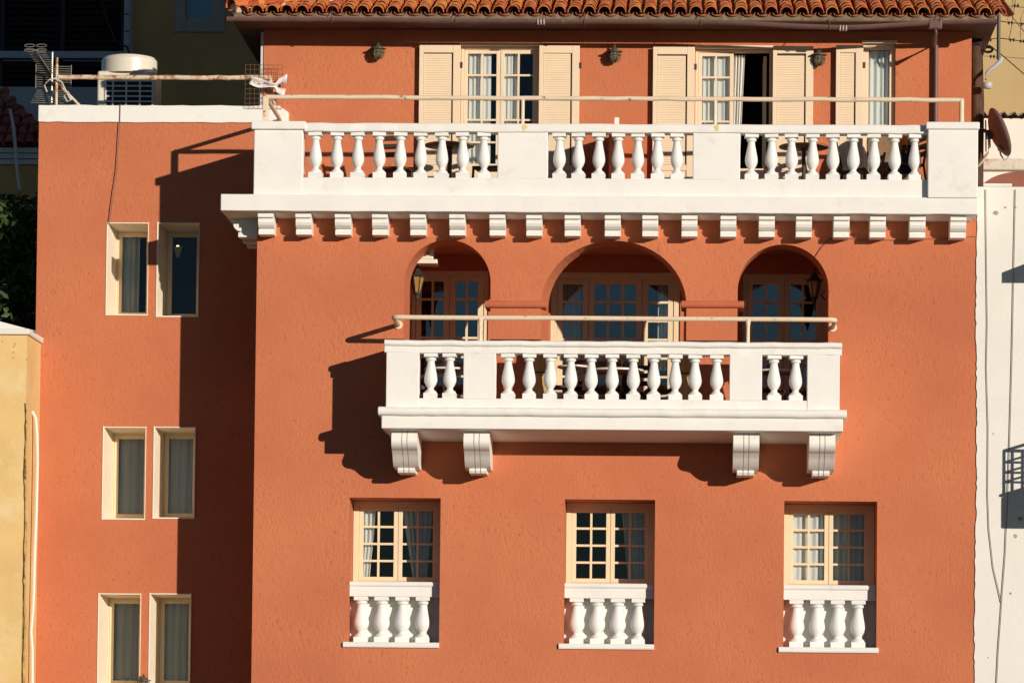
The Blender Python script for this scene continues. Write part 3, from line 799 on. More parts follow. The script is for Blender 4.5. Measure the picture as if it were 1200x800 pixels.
def shutter(px0, px1, py0, stand=.06):
    Ys = U_Y - stand - .05
    x0, x1 = P(px0, 100, Ys).x, P(px1, 100, Ys).x
    zt = P((px0 + px1) / 2, py0, Ys).z; zb = TERR_F + .03
    f = MB(); sw = .115
    zmid = P((px0 + px1) / 2, 196, Ys).z
    f.box(x0, x0 + sw * .55, Ys, Ys + .05, zb, zt); f.box(x1 - sw, x1, Ys, Ys + .05, zb, zt)
    f.box(x0 + sw * .55, x1 - sw, Ys + .002, Ys + .05, zt - .115, zt); f.box(x0 + sw * .55, x1 - sw, Ys + .002, Ys + .05, zb, zb + .14)
    f.box(x0 + sw * .55, x1 - sw, Ys + .002, Ys + .05, zmid - .05, zmid + .04)
    f.box(x0 + sw * .55, x1 - sw, Ys + .02, Ys + .045, zb + .14, zmid - .05)      # lower solid panel
    sh = hp('shutter', f, M['cream2'], bevel=.006)
    sl = MB(); z = zmid + .045
    while z < zt - .15:
        sl.prism([(Ys + .012, z), (Ys + .022, z + .037), (Ys + .030, z + .037), (Ys + .022, z + .0)], 'x', x0 + sw * .55 + .004, x1 - sw - .022)
        z += .036
    obj('louvre', sl, M['cream2'], sh)['kind'] = 'stuff'
    obj('backing', MB().box(x0 + sw * .55, x1 - sw, Ys + .043, Ys + .049, zmid + .04, zt - .115), M['wood_d'], sh)
    for zz in (zt - .35, zb + .5):
        obj('hinge', MB().box(x1 - .004, x1 + .03, Ys - .008, Ys + .02, zz, zz + .09), M['iron'], sh)
    pins = MB()
    for zz in (zt - .3, zb + .6): pins.box(x0 + .01, x0 + .05, Ys + .05, U_Y + .01, zz, zz + .04)
    obj('stay', pins, M['iron'], sh)
for a in ((491, 539.5, 53), (631.5, 679, 53.5), (765, 814, 55), (905.5, 953, 54), (979.5, 1011.5, 53)): shutter(*a)

# ---- low divider across the terrace
dx = P(719, 150, 1.2).x
b = MB().box(dx - .04, dx + .04, -.19, U_Y - .002, TERR_F - .01, P(719, 160, U_Y).z)
hp('terrace_divider', b, M['terra'])
hp('divider_post', MB().box(P(719.5, 140, -.1).x, P(725.5, 140, -.1).x, -.16, -.09, TERR_F, P(722, 138.5, -.1).z), M['white'], bevel=.006)

# ---- pipe handrails
PR = .034
zr0 = P(720, 116, YU + .1).z; yr = YU + .10
x_l, x_r = P(312, 112, yr).x, P(1127, 118, yr).x
rb = MB()
def wavy(p0, p1, n=16, a=.006):
    p0, p1 = Vector(p0), Vector(p1)
    return [p0.lerp(p1, i / n) + Vector((0, random.uniform(-a, a), random.uniform(-a, a) if 0 < i < n else 0)) for i in range(n + 1)]
rb.tube(wavy((x_l, yr, zr0 + .01), (x_r, yr, zr0), 40), PR, 10)
hr = hp('terrace_handrail', rb, M['pipe'], smooth=True)
hrb = MB().tube([(x_l, yr, zr0), (x_l, W_Y + .02, zr0)], PR * .9, 10)
obj('return_rail', hrb, M['pipe'], hr, smooth=True)
for px in (612.5, 838):
    xx = P(px, 130, yr).x
    obj('post', MB().tube([(xx, yr, Z_RT - .02), (xx, yr, zr0 - .01)], PR * .85, 10), M['pipe'], hr, smooth=True)
obj('post', MB().box(x_l - .045, x_l + .035, yr - .03, yr + .03, Z_RT - .0, zr0 + .02), M['pipe'], hr, bevel=.006)
obj('post', MB().tube([(x_r, yr, Z_RT - .02), (x_r, yr, zr0)], PR * 1.05, 10).sphere((x_r, yr, zr0), PR * 1.02), M['pipe'], hr, smooth=True)
# rust that has run down the rail under the posts
rust = mat('rust_stain', (.80, .58, .26), .85, .2, 10)
for px in (612.5, 838):
    xx = P(px + 2, 150, YU).x
    rs = MB(); k_ = 12
    rs.add([(xx + .045 * math.cos(i * 2 * math.pi / k_) * random.uniform(.5, 1.1), YU - .034, Z_RT - .055 + .05 * math.sin(i * 2 * math.pi / k_) * random.uniform(.6, 1.05)) for i in range(k_)], [tuple(range(k_))])
    obj('rust_stain', rs, rust, slab)
# rail along the wing parapet
yw = W_Y + .08
zw = P(200, 91, yw).z
xw0, xw1 = P(68, 90, yw).x, P(318, 92, yw).x
wr = hp('wing_handrail', MB().tube(wavy((xw0, yw, zw), (xw1, yw, zw), 20), PR * 1.05, 10), M['pipe_rusty'], smooth=True)
obj('post', MB().tube([(xw0 - .02, yw, cz1 - .02), (xw0 - .02, yw, zw + .3)], PR * .6, 8), M['pipe_rusty'], wr, smooth=True)
obj('post', MB().tube([(xw1 + .05, yw, cz1 - .02), (xw1 - .02, yw, zw)], PR, 8), M['pipe_rusty'], wr, smooth=True)
obj('brace', MB().tube([(xw0, yw + .02, zw - .1), (xw0 + .35, yw + .1, cz1)], PR * .6, 8), M['pipe_rusty'], wr, smooth=True)
# balcony rail
ym = -1.05
zm_ = P(715, 373, ym).z
xa, xb = P(461, 370, ym).x, P(979, 376, ym).x
def corner(p_wall, p_out, p_next, r=.10, n=6):
    a = (Vector(p_wall) - Vector(p_out)).normalized(); b2 = (Vector(p_next) - Vector(p_out)).normalized()
    o = Vector(p_out); out = []
    for i in range(n + 1):
        t = i / n; out.append((o + a * r) * (1 - t) ** 2 + o * 2 * t * (1 - t) + (o + b2 * r) * t * t)
    return out
pth = [(xa, .0, zm_)] + corner((xa, 0, zm_), (xa, ym, zm_), (xb, ym, zm_)) + [(xa + (xb - xa) * i / 10, ym, zm_ + random.uniform(-.004, .004)) for i in range(1, 10)] + corner((xa, ym, zm_), (xb, ym, zm_), (xb, 0, zm_)) + [(xb, 0, zm_)]
br = hp('balcony_handrail', MB().tube(pth, PR, 10), M['pipe'], smooth=True)
for xx in (xa, xb): obj('flange', MB().tube([(xx, -.02, zm_), (xx, .0, zm_)], PR * 1.9, 12), M['pipe'], br, smooth=True)
for px in (563, 876.5):
    xx = P(px, 385, ym).x
    obj('post', MB().tube([(xx, ym, zrt - .02), (xx, ym, zm_ - .11), (xx, ym, zm_ - .01)], [PR * .8, PR * .85, PR * 1.3], 10), M['pipe'], br, smooth=True)

# ---- roof: soffit, tiles, gutter
RX0, RX1 = P(272, 15, EAVE_Y).x, P(1169, 20, EAVE_Y).x
SL = math.tan(math.radians(16.5)); CS = math.cos(math.radians(16.5)); SN = math.sin(math.radians(16.5))
RY1 = UH + .7
HALF = (RY1 - EAVE_Y) / 2
RZ = EAVE_Z + .10
RP = EAVE_Z + .015               # rafters' plane under the tiles
s = MB()
cxm = [(RX0, EAVE_Y, RP), (RX1, EAVE_Y, RP), (RX1, RY1, RP), (RX0, RY1, RP)]
rg0, rg1 = (RX0 + HALF, EAVE_Y + HALF, RP + HALF * SL), (RX1 - .02, EAVE_Y + HALF, RP + HALF * SL)
low = [(x, y, EAVE_Z) for x, y, z in cxm]
v = cxm + [rg0, rg1] + low
s.add(v, [(0, 1, 5, 4), (2, 3, 4, 5), (3, 0, 4), (1, 2, 5), (6, 7, 1, 0), (7, 8, 2, 1), (8, 9, 3, 2), (9, 6, 0, 3), (9, 8, 7, 6)])
roof = hp('roof', s, M['soffit'])
TP = 18.22 * PX; TR = 7.9 * PX; EXP = .36
def tile_mesh(name, L, r0, r1, concave=False, th=.014, n=9):
    v = []; f = []
    for k_, (yy, rr) in enumerate(((0, r0), (L, r1))):
        for rad in (rr, rr - th):
            for i in range(n + 1):
                a = math.pi * i / n
                z = rad * math.sin(a) * (1.08)
                v.append((rad * math.cos(a), yy, (-z * .5 if concave else z)))
    m = n + 1
    for i in range(n):
        f.append((i, i + 1, 2 * m + i + 1, 2 * m + i)); f.append((m + i, 3 * m + i, 3 * m + i + 1, m + i + 1))
        f.append((i, m + i, m + i + 1, i + 1)); f.append((2 * m + i, 2 * m + i + 1, 3 * m + i + 1, 3 * m + i))
    f.append((0, 2 * m, 3 * m, m)); f.append((n, m + n, 3 * m + n, 2 * m + n))
    return MB().add(v, f)
tm = tile_mesh('tile', .46, TR, TR * .86, th=.012).mesh('tile', M['tile'], True, 50)
TILT = math.radians(16.5) - .030
ncol = int((RX1 - RX0 - .1) / TP) + 1
rest = MB(); pans = MB()
pan_src = tile_mesh('pan', .46, TR * 1.02, TR * .9, True)
cov_src = tile_mesh('cov', .46, TR, TR * .80)
def put(src, dst, M4):
    dst.add([tuple(M4 @ Vector(p)) for p in src.v], src.f)
for i in range(ncol):
    x = RX0 + .115 + i * TP + 0.04
    nrow = int(min(HALF, max(.3, (x - RX0))) / (EXP * CS)) + 1
    for j in range(nrow):
        y = EAVE_Y - .07 + j * EXP * CS; z = RZ + .005 + (y - EAVE_Y) * SL
        jit = (random.uniform(-.007, .007), random.uniform(-.014, .014), random.uniform(-.005, .005))
        e = Euler((TILT + random.uniform(-.012, .012), random.uniform(-.03, .03), random.uniform(-.025, .025)))
        L = Vector((x + jit[0], y + jit[1], z + .030 + jit[2]))
        if j < 5: obj('tile', tm, None, roof, loc=L, rot=e)
        else: put(cov_src, rest, Matrix.Translation(L) @ e.to_matrix().to_4x4())
        put(pan_src, pans, Matrix.Translation((x + TP / 2, y + .05, z + .045)) @ Euler((TILT, 0, 0)).to_matrix().to_4x4())
obj('upper_tiles', rest, M['tile'], roof, smooth=True)['kind'] = 'stuff'
obj('channel_tiles', pans, M['pan'], roof, smooth=True)['kind'] = 'stuff'
# mortar bed along the eave and under the hip
mo = MB(); n = 160; v = []; f = []
for i in range(n + 1):
    x = RX0 + .02 + (RX1 - RX0 - .04) * i / n
    zt = RZ + .012 + .012 * math.sin(2 * math.pi * (x - RX0 - .155) / TP + math.pi) + random.uniform(-.006, .006)
    yo = EAVE_Y + .03 + random.uniform(-.01, .01)
    v += [(x, yo, EAVE_Z + .01), (x, yo, zt), (x, yo + .12, zt)]
for i in range(n): o = i * 3; f += [(o, o + 3, o + 4, o + 1), (o + 1, o + 4, o + 5, o + 2)]
obj('eave_mortar', mo.add(v, f), mat('dark_eave_mortar', (.20, .145, .09), .95, .3, 8, .6, 25), roof)  # darker olive brown than the hip mortar
hipd = Vector((1, 1, SL)).normalized()
hm = MB()
hm.tube([Vector((RX0 + .02, EAVE_Y + .02, RZ + .07)) + hipd * t * .3 for t in range(20)], .085, 8)
obj('hip_mortar', hm, M['mortar'], roof)
htm = tile_mesh('hip_tile', .50, .125, .105).mesh('tile', M['tile'], True, 50)
hyaw = -math.pi / 4; hpit = math.asin(hipd.z)
for k in range(12):
    Lp = Vector((RX0 - .02, EAVE_Y - .02, RZ + .10)) + hipd * k * .38
    obj('hip_tile', htm, None, roof, loc=Lp, rot=Euler((hpit - .04, random.uniform(-.04, .04), hyaw + random.uniform(-.02, .02)), 'XYZ'))
# tiles of the left hip plane
lp_ = MB()
for i in range(int((RY1 - EAVE_Y) / TP)):
    y = EAVE_Y + .15 + i * TP; lim = min(y - EAVE_Y, RY1 - y, HALF)
    for j in range(int(lim / (EXP * CS)) + 1):
        x = RX0 - .05 + j * EXP * CS; z = RZ + .06 + (x - RX0) * SL
        put(cov_src, lp_, Matrix.Translation((x, y, z)) @ Matrix.Rotation(-math.pi / 2, 4, 'Z') @ Matrix.Rotation(TILT, 4, 'X'))
obj('flank_tiles', lp_, M['tile'], roof, smooth=True)['kind'] = 'stuff'
# gutter: half-round channel that sags near one joint
GY = EAVE_Y - .10
def gz(px):
    base = {264: 22.5, 390: 23, 540: 24.5, 700: 25.5, 840: 26, 900: 29, 940: 31, 985: 32.5, 1010: 32, 1050: 29.5, 1085: 27.5, 1100: 26.5, 1168: 25}
    ks = sorted(base)
    for a, b2 in zip(ks, ks[1:]):
        if a <= px <= b2: return base[a] + (base[b2] - base[a]) * (px - a) / (b2 - a)
    return base[ks[-1]]
gut = MB(); v = []; f = []; npx = list(range(266, 1169, 11)); nn = 8
for px in npx:
    c = P(px, gz(px) - 2.0, GY); r = .055
    for rad in (r, r - .008):
        for i in range(nn + 1):
            a = math.pi * i / nn
            v.append((c.x, c.y + rad * math.cos(a), c.z - rad * math.sin(a) * 1.15))
m_ = (nn + 1) * 2
for k in range(len(npx) - 1):
    o = k * m_; q = o + m_
    for i in range(nn):
        f.append((o + i, o + i + 1, q + i + 1, q + i)); f.append((o + nn + 1 + i, q + nn + 1 + i, q + nn + 2 + i, o + nn + 2 + i))
    f.append((o, q, q + nn + 1, o + nn + 1)); f.append((o + nn, o + m_ - 1, q + m_ - 1, q + nn))
f.append(tuple(range(nn + 1))); o = (len(npx) - 1) * m_; f.append(tuple(o + i for i in range(nn + 1)))
gutter = hp('gutter', gut.add(v, f), M['gutter'], smooth=True)
for px in (389, 534, 685, 821, 972, 1101):
    c = P(px, gz(px) - 2, GY)
    obj('gutter_strap', MB().tube([c + Vector((0, .065 * math.cos(a_), -.075 * math.sin(a_))) for a_ in [math.pi * i / 8 for i in range(9)]] + [c + Vector((0, -.065, .0)), c + Vector((0, .1, .12))], .007, 6), M['gutter'], gutter)
for px in (634, 988):
    c = P(px, gz(px) - 2, GY)
    for dxx in (-.045, .0, .045):
        obj('joint_clip', MB().tube([c + Vector((dxx, .062 * math.cos(a_), -.072 * math.sin(a_))) for a_ in [math.pi * i / 8 for i in range(9)]], .012, 6), M['clip'], gutter)
# downpipe
c = P(1096, 27, GY); e_ = P(1097, 48, U_Y - .07)
dp = MB().tube([c + Vector((0, 0, -.03)), c + Vector((0, 0, -.16)), c + Vector((.0, .2, -.30)), Vector((e_.x, U_Y - .08, e_.z - .05)), Vector((e_.x, U_Y - .08, TERR_F + .02))], .034, 10)
dpo = hp('downpipe', dp, M['gutter'], smooth=True)
obj('hopper', MB().box(c.x - .10, c.x + .10, c.y - .06, c.y + .06, c.z - .10, c.z + .05), M['gutter'], dpo, bevel=.02)
# ------------------------------------------------------------------ wall lamps on the upper storey
def wall_lamp(px, py, Y, label, sc=1.0, group=None):
    p = P(px, py, Y - .13)
    t = thing('wall_lamp', label, 'lamp', (p.x, Y - .13, p.z), 0, group)
    k = sc
    obj('cap', MB().lathe([(.010 * k, .135 * k), (.020 * k, .12 * k), (.014 * k, .105 * k), (.045 * k, .075 * k), (.085 * k, .045 * k), (.125 * k, .035 * k), (.125 * k, .025 * k), (.08 * k, .022 * k)], 14), M['bronze'], t, smooth=True)
    obj('globe', MB().lathe([(.072 * k, .02 * k), (.085 * k, -.02 * k), (.080 * k, -.075 * k), (.05 * k, -.11 * k), (.01 * k, -.12 * k)], 14), M['lampglass'], t, smooth=True)
    cage = MB()
    for i in range(6):
        a = i * math.pi / 3
        cage.tube([(r * k * math.cos(a), r * k * math.sin(a), z * k) for r, z in ((.088, .02), (.096, -.02), (.09, -.08), (.055, -.122), (.0, -.135))], .007 * k, 5)
    cage.tube([(.098 * k * math.cos(a), .098 * k * math.sin(a), -.03 * k) for a in [i * math.pi / 8 for i in range(16)]], .007 * k, 5, closed=True)
    obj('cage', cage, M['bronze'], t)
    obj('arm', MB().tube([(0, .13, .0), (0, .11, .09), (0, .05, .10), (0, .0, .08)], .014 * k, 6), M['bronze'], t, smooth=True)
    obj('back_plate', MB().box(-.045, .045, .112, .129, -.06, .08), M['bronze'], t)
    return t
wall_lamp(443, 59.5, U_Y, 'bronze caged wall lamp on the bare wall between the wire mesh and a shutter')
wall_lamp(720, 63, U_Y, 'bronze caged wall lamp between the two French doors on the upper storey', )
wall_lamp(959.5, 67, U_Y, 'bronze caged wall lamp squeezed between two cream shutters')
wall_lamp(168, 799, W_Y, 'small dark wall lamp between the two bottom-floor wing windows', .95)

def lantern(px, py, Y, side, label, lit):
    p = P(px, py, Y)
    t = thing('lantern', label, 'lantern', (p.x, Y, p.z))
    g6 = 6
    obj('roof', MB().lathe([(.008, .27), (.018, .24), (.012, .22), (.05, .17), (.085, .12), (.115, .09), (.10, .08)], g6), M['iron'], t)
    obj('glass', MB().lathe([(.085, .08), (.095, .06), (.045, -.14), (.03, -.15)], g6), M['amber'], t)
    ir = MB()
    for i in range(g6):
        a = 2 * math.pi * i / g6
        ir.tube([(.098 * math.cos(a), .098 * math.sin(a), .075), (.048 * math.cos(a), .048 * math.sin(a), -.15)], .008, 5)
        ir.tube([(.1 * math.cos(a), .1 * math.sin(a), .09), (.15 * math.cos(a), .15 * math.sin(a), .11)], [.010, .004], 5)
    obj('frame', ir, M['iron'], t)
    obj('finial', MB().lathe([(.05, -.15), (.055, -.17), (.03, -.20), (.035, -.23), (.012, -.27), (.02, -.29), (.004, -.33)], 10), M['iron'], t, smooth=True)
    s_ = side
    obj('bracket_arm', MB().tube([(s_ * .42, .05, -.05), (s_ * .38, .03, -.16), (s_ * .28, .02, -.22), (s_ * .16, .01, -.19), (s_ * .10, 0, -.12), (s_ * .16, 0, -.06)], .014, 6), M['iron'], t, smooth=True)
    obj('hook', MB().tube([(s_ * .42, .05, .20), (s_ * .30, .03, .30), (s_ * .1, 0, .32), (0, 0, .26)], .012, 6), M['iron'], t, smooth=True)
    obj('wall_plate', MB().box(s_ * .40, s_ * .44, .02, .08, -.15, .3), M['iron'], t)
    return t
lantern(489, 331, .80, -1, 'amber glass lantern catching sun below the air conditioner in the arcade', True)
lantern(954, 336, .85, 1, 'dark wrought iron lantern hanging in the arch that has no air conditioner', False)

# air conditioner in the left arch
p = P(494, 299, .62)
t = thing('air_conditioner', 'cream air conditioner unit fixed high inside the arch with the amber lantern', 'air conditioner', (p.x, .62, p.z))
ax0, ax1 = P(470, 299, .62).x - p.x, P(508, 299, .62).x - p.x
obj('casing', MB().box(ax0, ax1, 0, .30, -.06, .42), M['tank'], t, bevel=.02)
gl = MB()
for j in range(6): gl.box(ax0 + .05, ax1 - .06, -.012, .0, .02 + j * .06, .05 + j * .06)
obj('grille', gl, M['wood_d'], t)
obj('shelf', MB().box(ax0 - .02, ax1 + .06, -.06, .33, -.13, -.065), M['tank'], t, bevel=.008)

# ------------------------------------------------------------------ furniture
def chair(label, x, y, z, rz, m='wood_d', group=None, seatm=None, slats=True, arms=False):
    t = thing('chair', label, 'chair', (x, y, z), rz, group)
    w, d, sh, bh = .44, .42, .45, .92
    obj('seat', MB().box(-w / 2, w / 2, -d / 2, d / 2, sh - .035, sh), M[seatm or m], t, bevel=.01)
    for sx in (-1, 1):
        obj('leg', MB().tube([(sx * (w / 2 - .02), -d / 2 + .02, sh - .03), (sx * (w / 2), -d / 2, 0)], .02, 6), M[m], t)
        obj('leg', MB().tube([(sx * (w / 2 - .02), d / 2 + .08, bh), (sx * (w / 2 - .02), d / 2 - .02, sh), (sx * (w / 2), d / 2 + .04, 0)], .02, 6), M[m], t)
        if arms: obj('armrest', MB().tube([(sx * w / 2, d / 2 + .03, .68), (sx * w / 2, -d / 2 + .05, .66), (sx * w / 2, -d / 2 + .03, sh)], .02, 6), M[m], t)
    b = MB()
    for j, zz in enumerate((.58, .70, .82)):
        yy = d / 2 + .02 + (zz - .5) * .15
        b.box(-w / 2 + .03, w / 2 - .03, yy - .012, yy + .012, zz, zz + .075)
    obj('backrest', b, M[m], t, bevel=.006)
    st = MB()
    for sx in (-1, 1): st.tube([(sx * (w / 2 - .005), -d / 2, .2), (sx * (w / 2 - .01), d / 2 + .01, .2)], .012, 6)
    obj('stretcher', st, M[m], t)
    return t
def round_table(label, x, y, z, r, h, m, group=None):
    t = thing('round_table', label, 'table', (x, y, z), 0, group)
    obj('table_top', MB().lathe([(r - .03, h - .04), (r, h - .03), (r, h - .005), (r - .01, h)], 32), M[m], t, smooth=True)
    obj('pedestal', MB().lathe([(.05, .04), (.028, .08), (.028, h - .1), (.05, h - .045)], 12), M['wood_d'], t, smooth=True)
    ft = MB()
    for i in range(3):
        a = i * 2.094 + .4
        ft.tube([(0, 0, .08), (.18 * math.cos(a), .18 * math.sin(a), .05), (.30 * math.cos(a), .30 * math.sin(a), .015)], [.025, .022, .015], 6)
    obj('foot', ft, M['wood_d'], t)
    return t
FZ = TERR_F
def tx(px, py, Y): return P(px, py, Y).x
round_table('brown round wooden table on the terrace in front of the closed French door', tx(527, 170, .75), .75, FZ, .37, .79, 'wood_m')
round_table('brown round wooden table on the terrace in front of the half-open French door', tx(942, 175, .75), .75, FZ, .37, .79, 'wood_m')
chair('ladder-back wooden chair against the bare terracotta wall of the terrace', tx(463, 190, .9), .9, FZ, math.radians(165), 'wood_d')
chair('dark wooden chair half hidden by the terrace pier beside the closed French door', tx(573, 190, .8), .8, FZ, math.radians(-100), 'wood_d')
chair('dark wooden chair between the lamp flanked by shutters and the rattan armchair', tx(1000, 190, .9), .9, FZ, math.radians(80), 'wood_d')
c4 = chair('wooden chair draped with orange cloth at the downpipe end of the terrace', tx(1062, 190, .35), .35, FZ, math.radians(-70), 'wood_d', arms=True)
# rattan armchair with a rounded back
t = thing('rattan_armchair', 'brown rattan armchair whose rounded back shows above the terrace rail', 'armchair', (tx(1042, 190, 1.05), 1.05, FZ), math.radians(20))
obj('seat', MB().lathe([(.24, .36), (.29, .38), (.29, .44), (.25, .46)], 20), M['rattan'], t, smooth=True)
v = []; f = []; nn = 16
for j in range(9):
    for i in range(nn + 1):
        a = math.pi * (i / nn) ; top = .55 + .62 * math.sin(a) ** .6
        z = .44 + (top - .44) * j / 8
        r = .30 + .05 * j / 8
        v.append((r * math.cos(a), r * math.sin(a) * .8, z))
for j in range(8):
    for i in range(nn): f.append((j * (nn + 1) + i, j * (nn + 1) + i + 1, (j + 1) * (nn + 1) + i + 1, (j + 1) * (nn + 1) + i))
o = obj('backrest', MB().add(v, f), M['rattan'], t, smooth=True); so = o.modifiers.new('thick', 'SOLIDIFY'); so.thickness = .03
for i in range(4):
    a = math.pi / 4 + i * math.pi / 2
    obj('leg', MB().tube([(.2 * math.cos(a), .2 * math.sin(a), .37), (.25 * math.cos(a), .25 * math.sin(a), 0)], .022, 6), M['rattan'], t)
def drape(name, label, cat, x0, x1, z0, z1, Y, m, rot=0):
    nx, nz = 10, 8; v = []; f = []
    for j in range(nz + 1):
        for i in range(nx + 1):
            s_ = i / nx; tt = j / nz
            v.append(((x0 + (x1 - x0) * s_) * (1 - .12 * tt * math.sin(3 * s_)) , .02 * math.sin(9 * s_ + 2 * tt) + .05 * tt, z1 + (z0 - z1) * tt))
    for j in range(nz):
        for i in range(nx): f.append((j * (nx + 1) + i, j * (nx + 1) + i + 1, (j + 1) * (nx + 1) + i + 1, (j + 1) * (nx + 1) + i))
    o = obj(name, MB().add(v, f), M[m], smooth=True, loc=Y, rot=(0, 0, rot)); so = o.modifiers.new('thick', 'SOLIDIFY'); so.thickness = .015
    return tag(o, label, cat)
drape('towel', 'orange towel hung over the chair by the last terrace pier', 'towel', -.13, .09, -.32, .02, (tx(1056, 170, .10), .10, FZ + .92), 'orange_c')
drape('jacket', 'navy jacket hanging under the orange towel on the terrace', 'jacket', -.10, .14, -.42, .0, (tx(1060, 182, .16), .16, FZ + .72), 'navy_c')
drape('grey_towel', 'pale grey towel beside the orange towel on the terrace', 'towel', -.08, .10, -.25, .02, (tx(1066, 168, .22), .22, FZ + .88), 'grey_c')

# loggia furniture
LF = MSLAB_TOP + .004
round_table('pale round table in the middle arch behind the balcony balusters', tx(722, 428, .9), .9, LF, .42, .76, 'table_w')
round_table('small pale round table near the folded canvas in the middle arch', tx(672, 428, .35), .35, LF, .24, .76, 'table_w')
round_table('pale round table in the arch with the air conditioner', tx(524, 428, .9), .9, LF, .34, .76, 'table_w')
round_table('pale round table in the arch with the dark iron lantern', tx(908, 430, .9), .9, LF, .36, .76, 'table_w')
chair('dark chair turned sideways beside the small pale table in the middle arch', tx(655, 440, .3), .3, LF, math.radians(95), 'wood_d')
chair('dark chair pulled up to the large pale table, back to the small table', tx(692, 440, 1.1), 1.1, LF, math.radians(150), 'wood_d')
chair('dark chair facing the balcony from behind the large pale table', tx(742, 440, 1.35), 1.35, LF, math.radians(-10), 'wood_d')
chair('dark chair between the large pale table and the right folded canvas', tx(772, 440, .8), .8, LF, math.radians(-85), 'wood_d')
chair('dark chair tucked at the table under the amber lantern', tx(501, 440, 1.1), 1.1, LF, math.radians(100), 'wood_d')
chair('dark chair beside the first balcony pier at the table under the amber lantern', tx(546, 440, .8), .8, LF, math.radians(-80), 'wood_d')
chair('dark chair tucked at the table under the dark iron lantern', tx(900, 440, .5), .5, LF, math.radians(70), 'wood_d')
chair('dark chair in the corner of the arch with the dark iron lantern', tx(945, 440, 1.1), 1.1, LF, math.radians(-60), 'wood_d')
def bundle(label, px, Y, zt):
    x = tx(px, 440, Y)
    n = 16; v = []; f = []; nz = 12
    for j in range(nz + 1):
        for i in range(n):
            a = 2 * math.pi * i / n; r = .085 * (1 + .28 * math.sin(5 * a + .5 * j)) * (1 + .25 * math.sin(math.pi * j / nz))
            v.append((r * math.cos(a), r * math.sin(a) * .8, .05 + (zt - .05) * j / nz))
    for j in range(nz): f += [(j * n + i, j * n + (i + 1) % n, (j + 1) * n + (i + 1) % n, (j + 1) * n + i) for i in range(n)]
    f += [tuple(range(n)), tuple(nz * n + i for i in range(n))]
    t = thing('folded_canvas', label, 'canvas', (x, Y, LF))
    obj('cloth', MB().add(v, f), M['tan_c'], t, smooth=True)
    obj('pole', MB().tube([(0, 0, 0), (0, 0, zt + .05)], .02, 8), M['wood_d'], t)
    obj('tie', MB().tube([(.125 * math.cos(a), .105 * math.sin(a), zt * .62) for a in [i * math.pi / 8 for i in range(16)]], .012, 6, closed=True), M['wood_d'], t)
bundle('folded tan canvas standing by the arch pier next to the small pale table', 631.5, -.32, .95)
bundle('folded tan canvas standing by the arch pier beside the window curtain in sun', 803, -.32, .95)

# ------------------------------------------------------------------ small things on the house
# conduit down the wing, cable over the right arch, cable under the brackets
def cable(name, label, pts, r, m='cable', group=None):
    if r < .02: r *= .55
    return tag(obj(name, MB().tube(pts, r, 6), M[m], smooth=True), label, 'cable', group)
def wp(lst, Y): return [P(a, b2, Y) for a, b2 in lst]
cable('conduit', 'thin brown cable dropping from the wing coping to its top window', wp([(141, 122, ), (140.5, 143), (139, 170), (137, 200), (133, 225), (130, 250), (128, 262)], W_Y - .05), .012, 'cable_r')
cable('conduit', 'thin black cable curving from the terrace brackets to the last arch', wp([(1002, 274), (985, 277), (972, 280), (962, 290), (955, 301)], -.015), .010)
cable('conduit', 'thin cable running under the terrace brackets towards the white house', wp([(972, 279), (1010, 280), (1050, 281.5), (1090, 280), (1143, 277)], -.014), .008, 'cable_r')
# wire mesh and plastic sheet by the wing rail
mw = MB(); q = (P(303, 76, U_Y - .15), P(331, 127, U_Y - .15))
x0, x1, z1, z0 = q[0].x - .2, q[1].x, q[0].z, q[1].z
for i in range(9):
    x = x0 + (x1 - x0) * i / 8; mw.tube([(x, U_Y - .15, z0), (x + random.uniform(-.01, .01), U_Y - .15, z1)], .0032, 4)
for i in range(10):
    z = z0 + (z1 - z0) * i / 9; mw.tube([(x0, U_Y - .147, z), (x1, U_Y - .147, z + random.uniform(-.01, .01))], .0032, 4)
tag(obj('wire_mesh', mw, M['mesh_w']), 'rusty square wire mesh panel standing at the corner of the upper storey', 'wire mesh')
p = P(311, 98, W_Y - .05)
v = []; f = []
for j in range(7):
    for i in range(15):
        s_ = i / 14; a = -1 + 2 * j / 6
        x = -.24 + .56 * s_; half = .055 + .02 * math.sin(7 * s_) + (.05 * max(0, s_ - .7) / .3 if abs(a) > .6 else 0)
        v.append((x, .05 * math.cos(2.2 * a) + .012 * math.sin(14 * s_ + 3 * a), a * half - .02 * math.sin(3.2 * s_) + (.06 * a if s_ > .75 else 0)))
for j in range(6):
    for i in range(14):
        if i > 10 and j in (2, 3): continue
        f.append((j * 15 + i, j * 15 + i + 1, (j + 1) * 15 + i + 1, (j + 1) * 15 + i))
o = obj('plastic_wrap', MB().add(v, f), M['plastic_w'], smooth=True, loc=(p.x, p.y - .04, p.z), rot=(0, math.radians(8), 0))
so = o.modifiers.new('thick', 'SOLIDIFY'); so.thickness = .012
tag(o, 'torn white plastic wrapped round the end of the wing handrail', 'plastic')
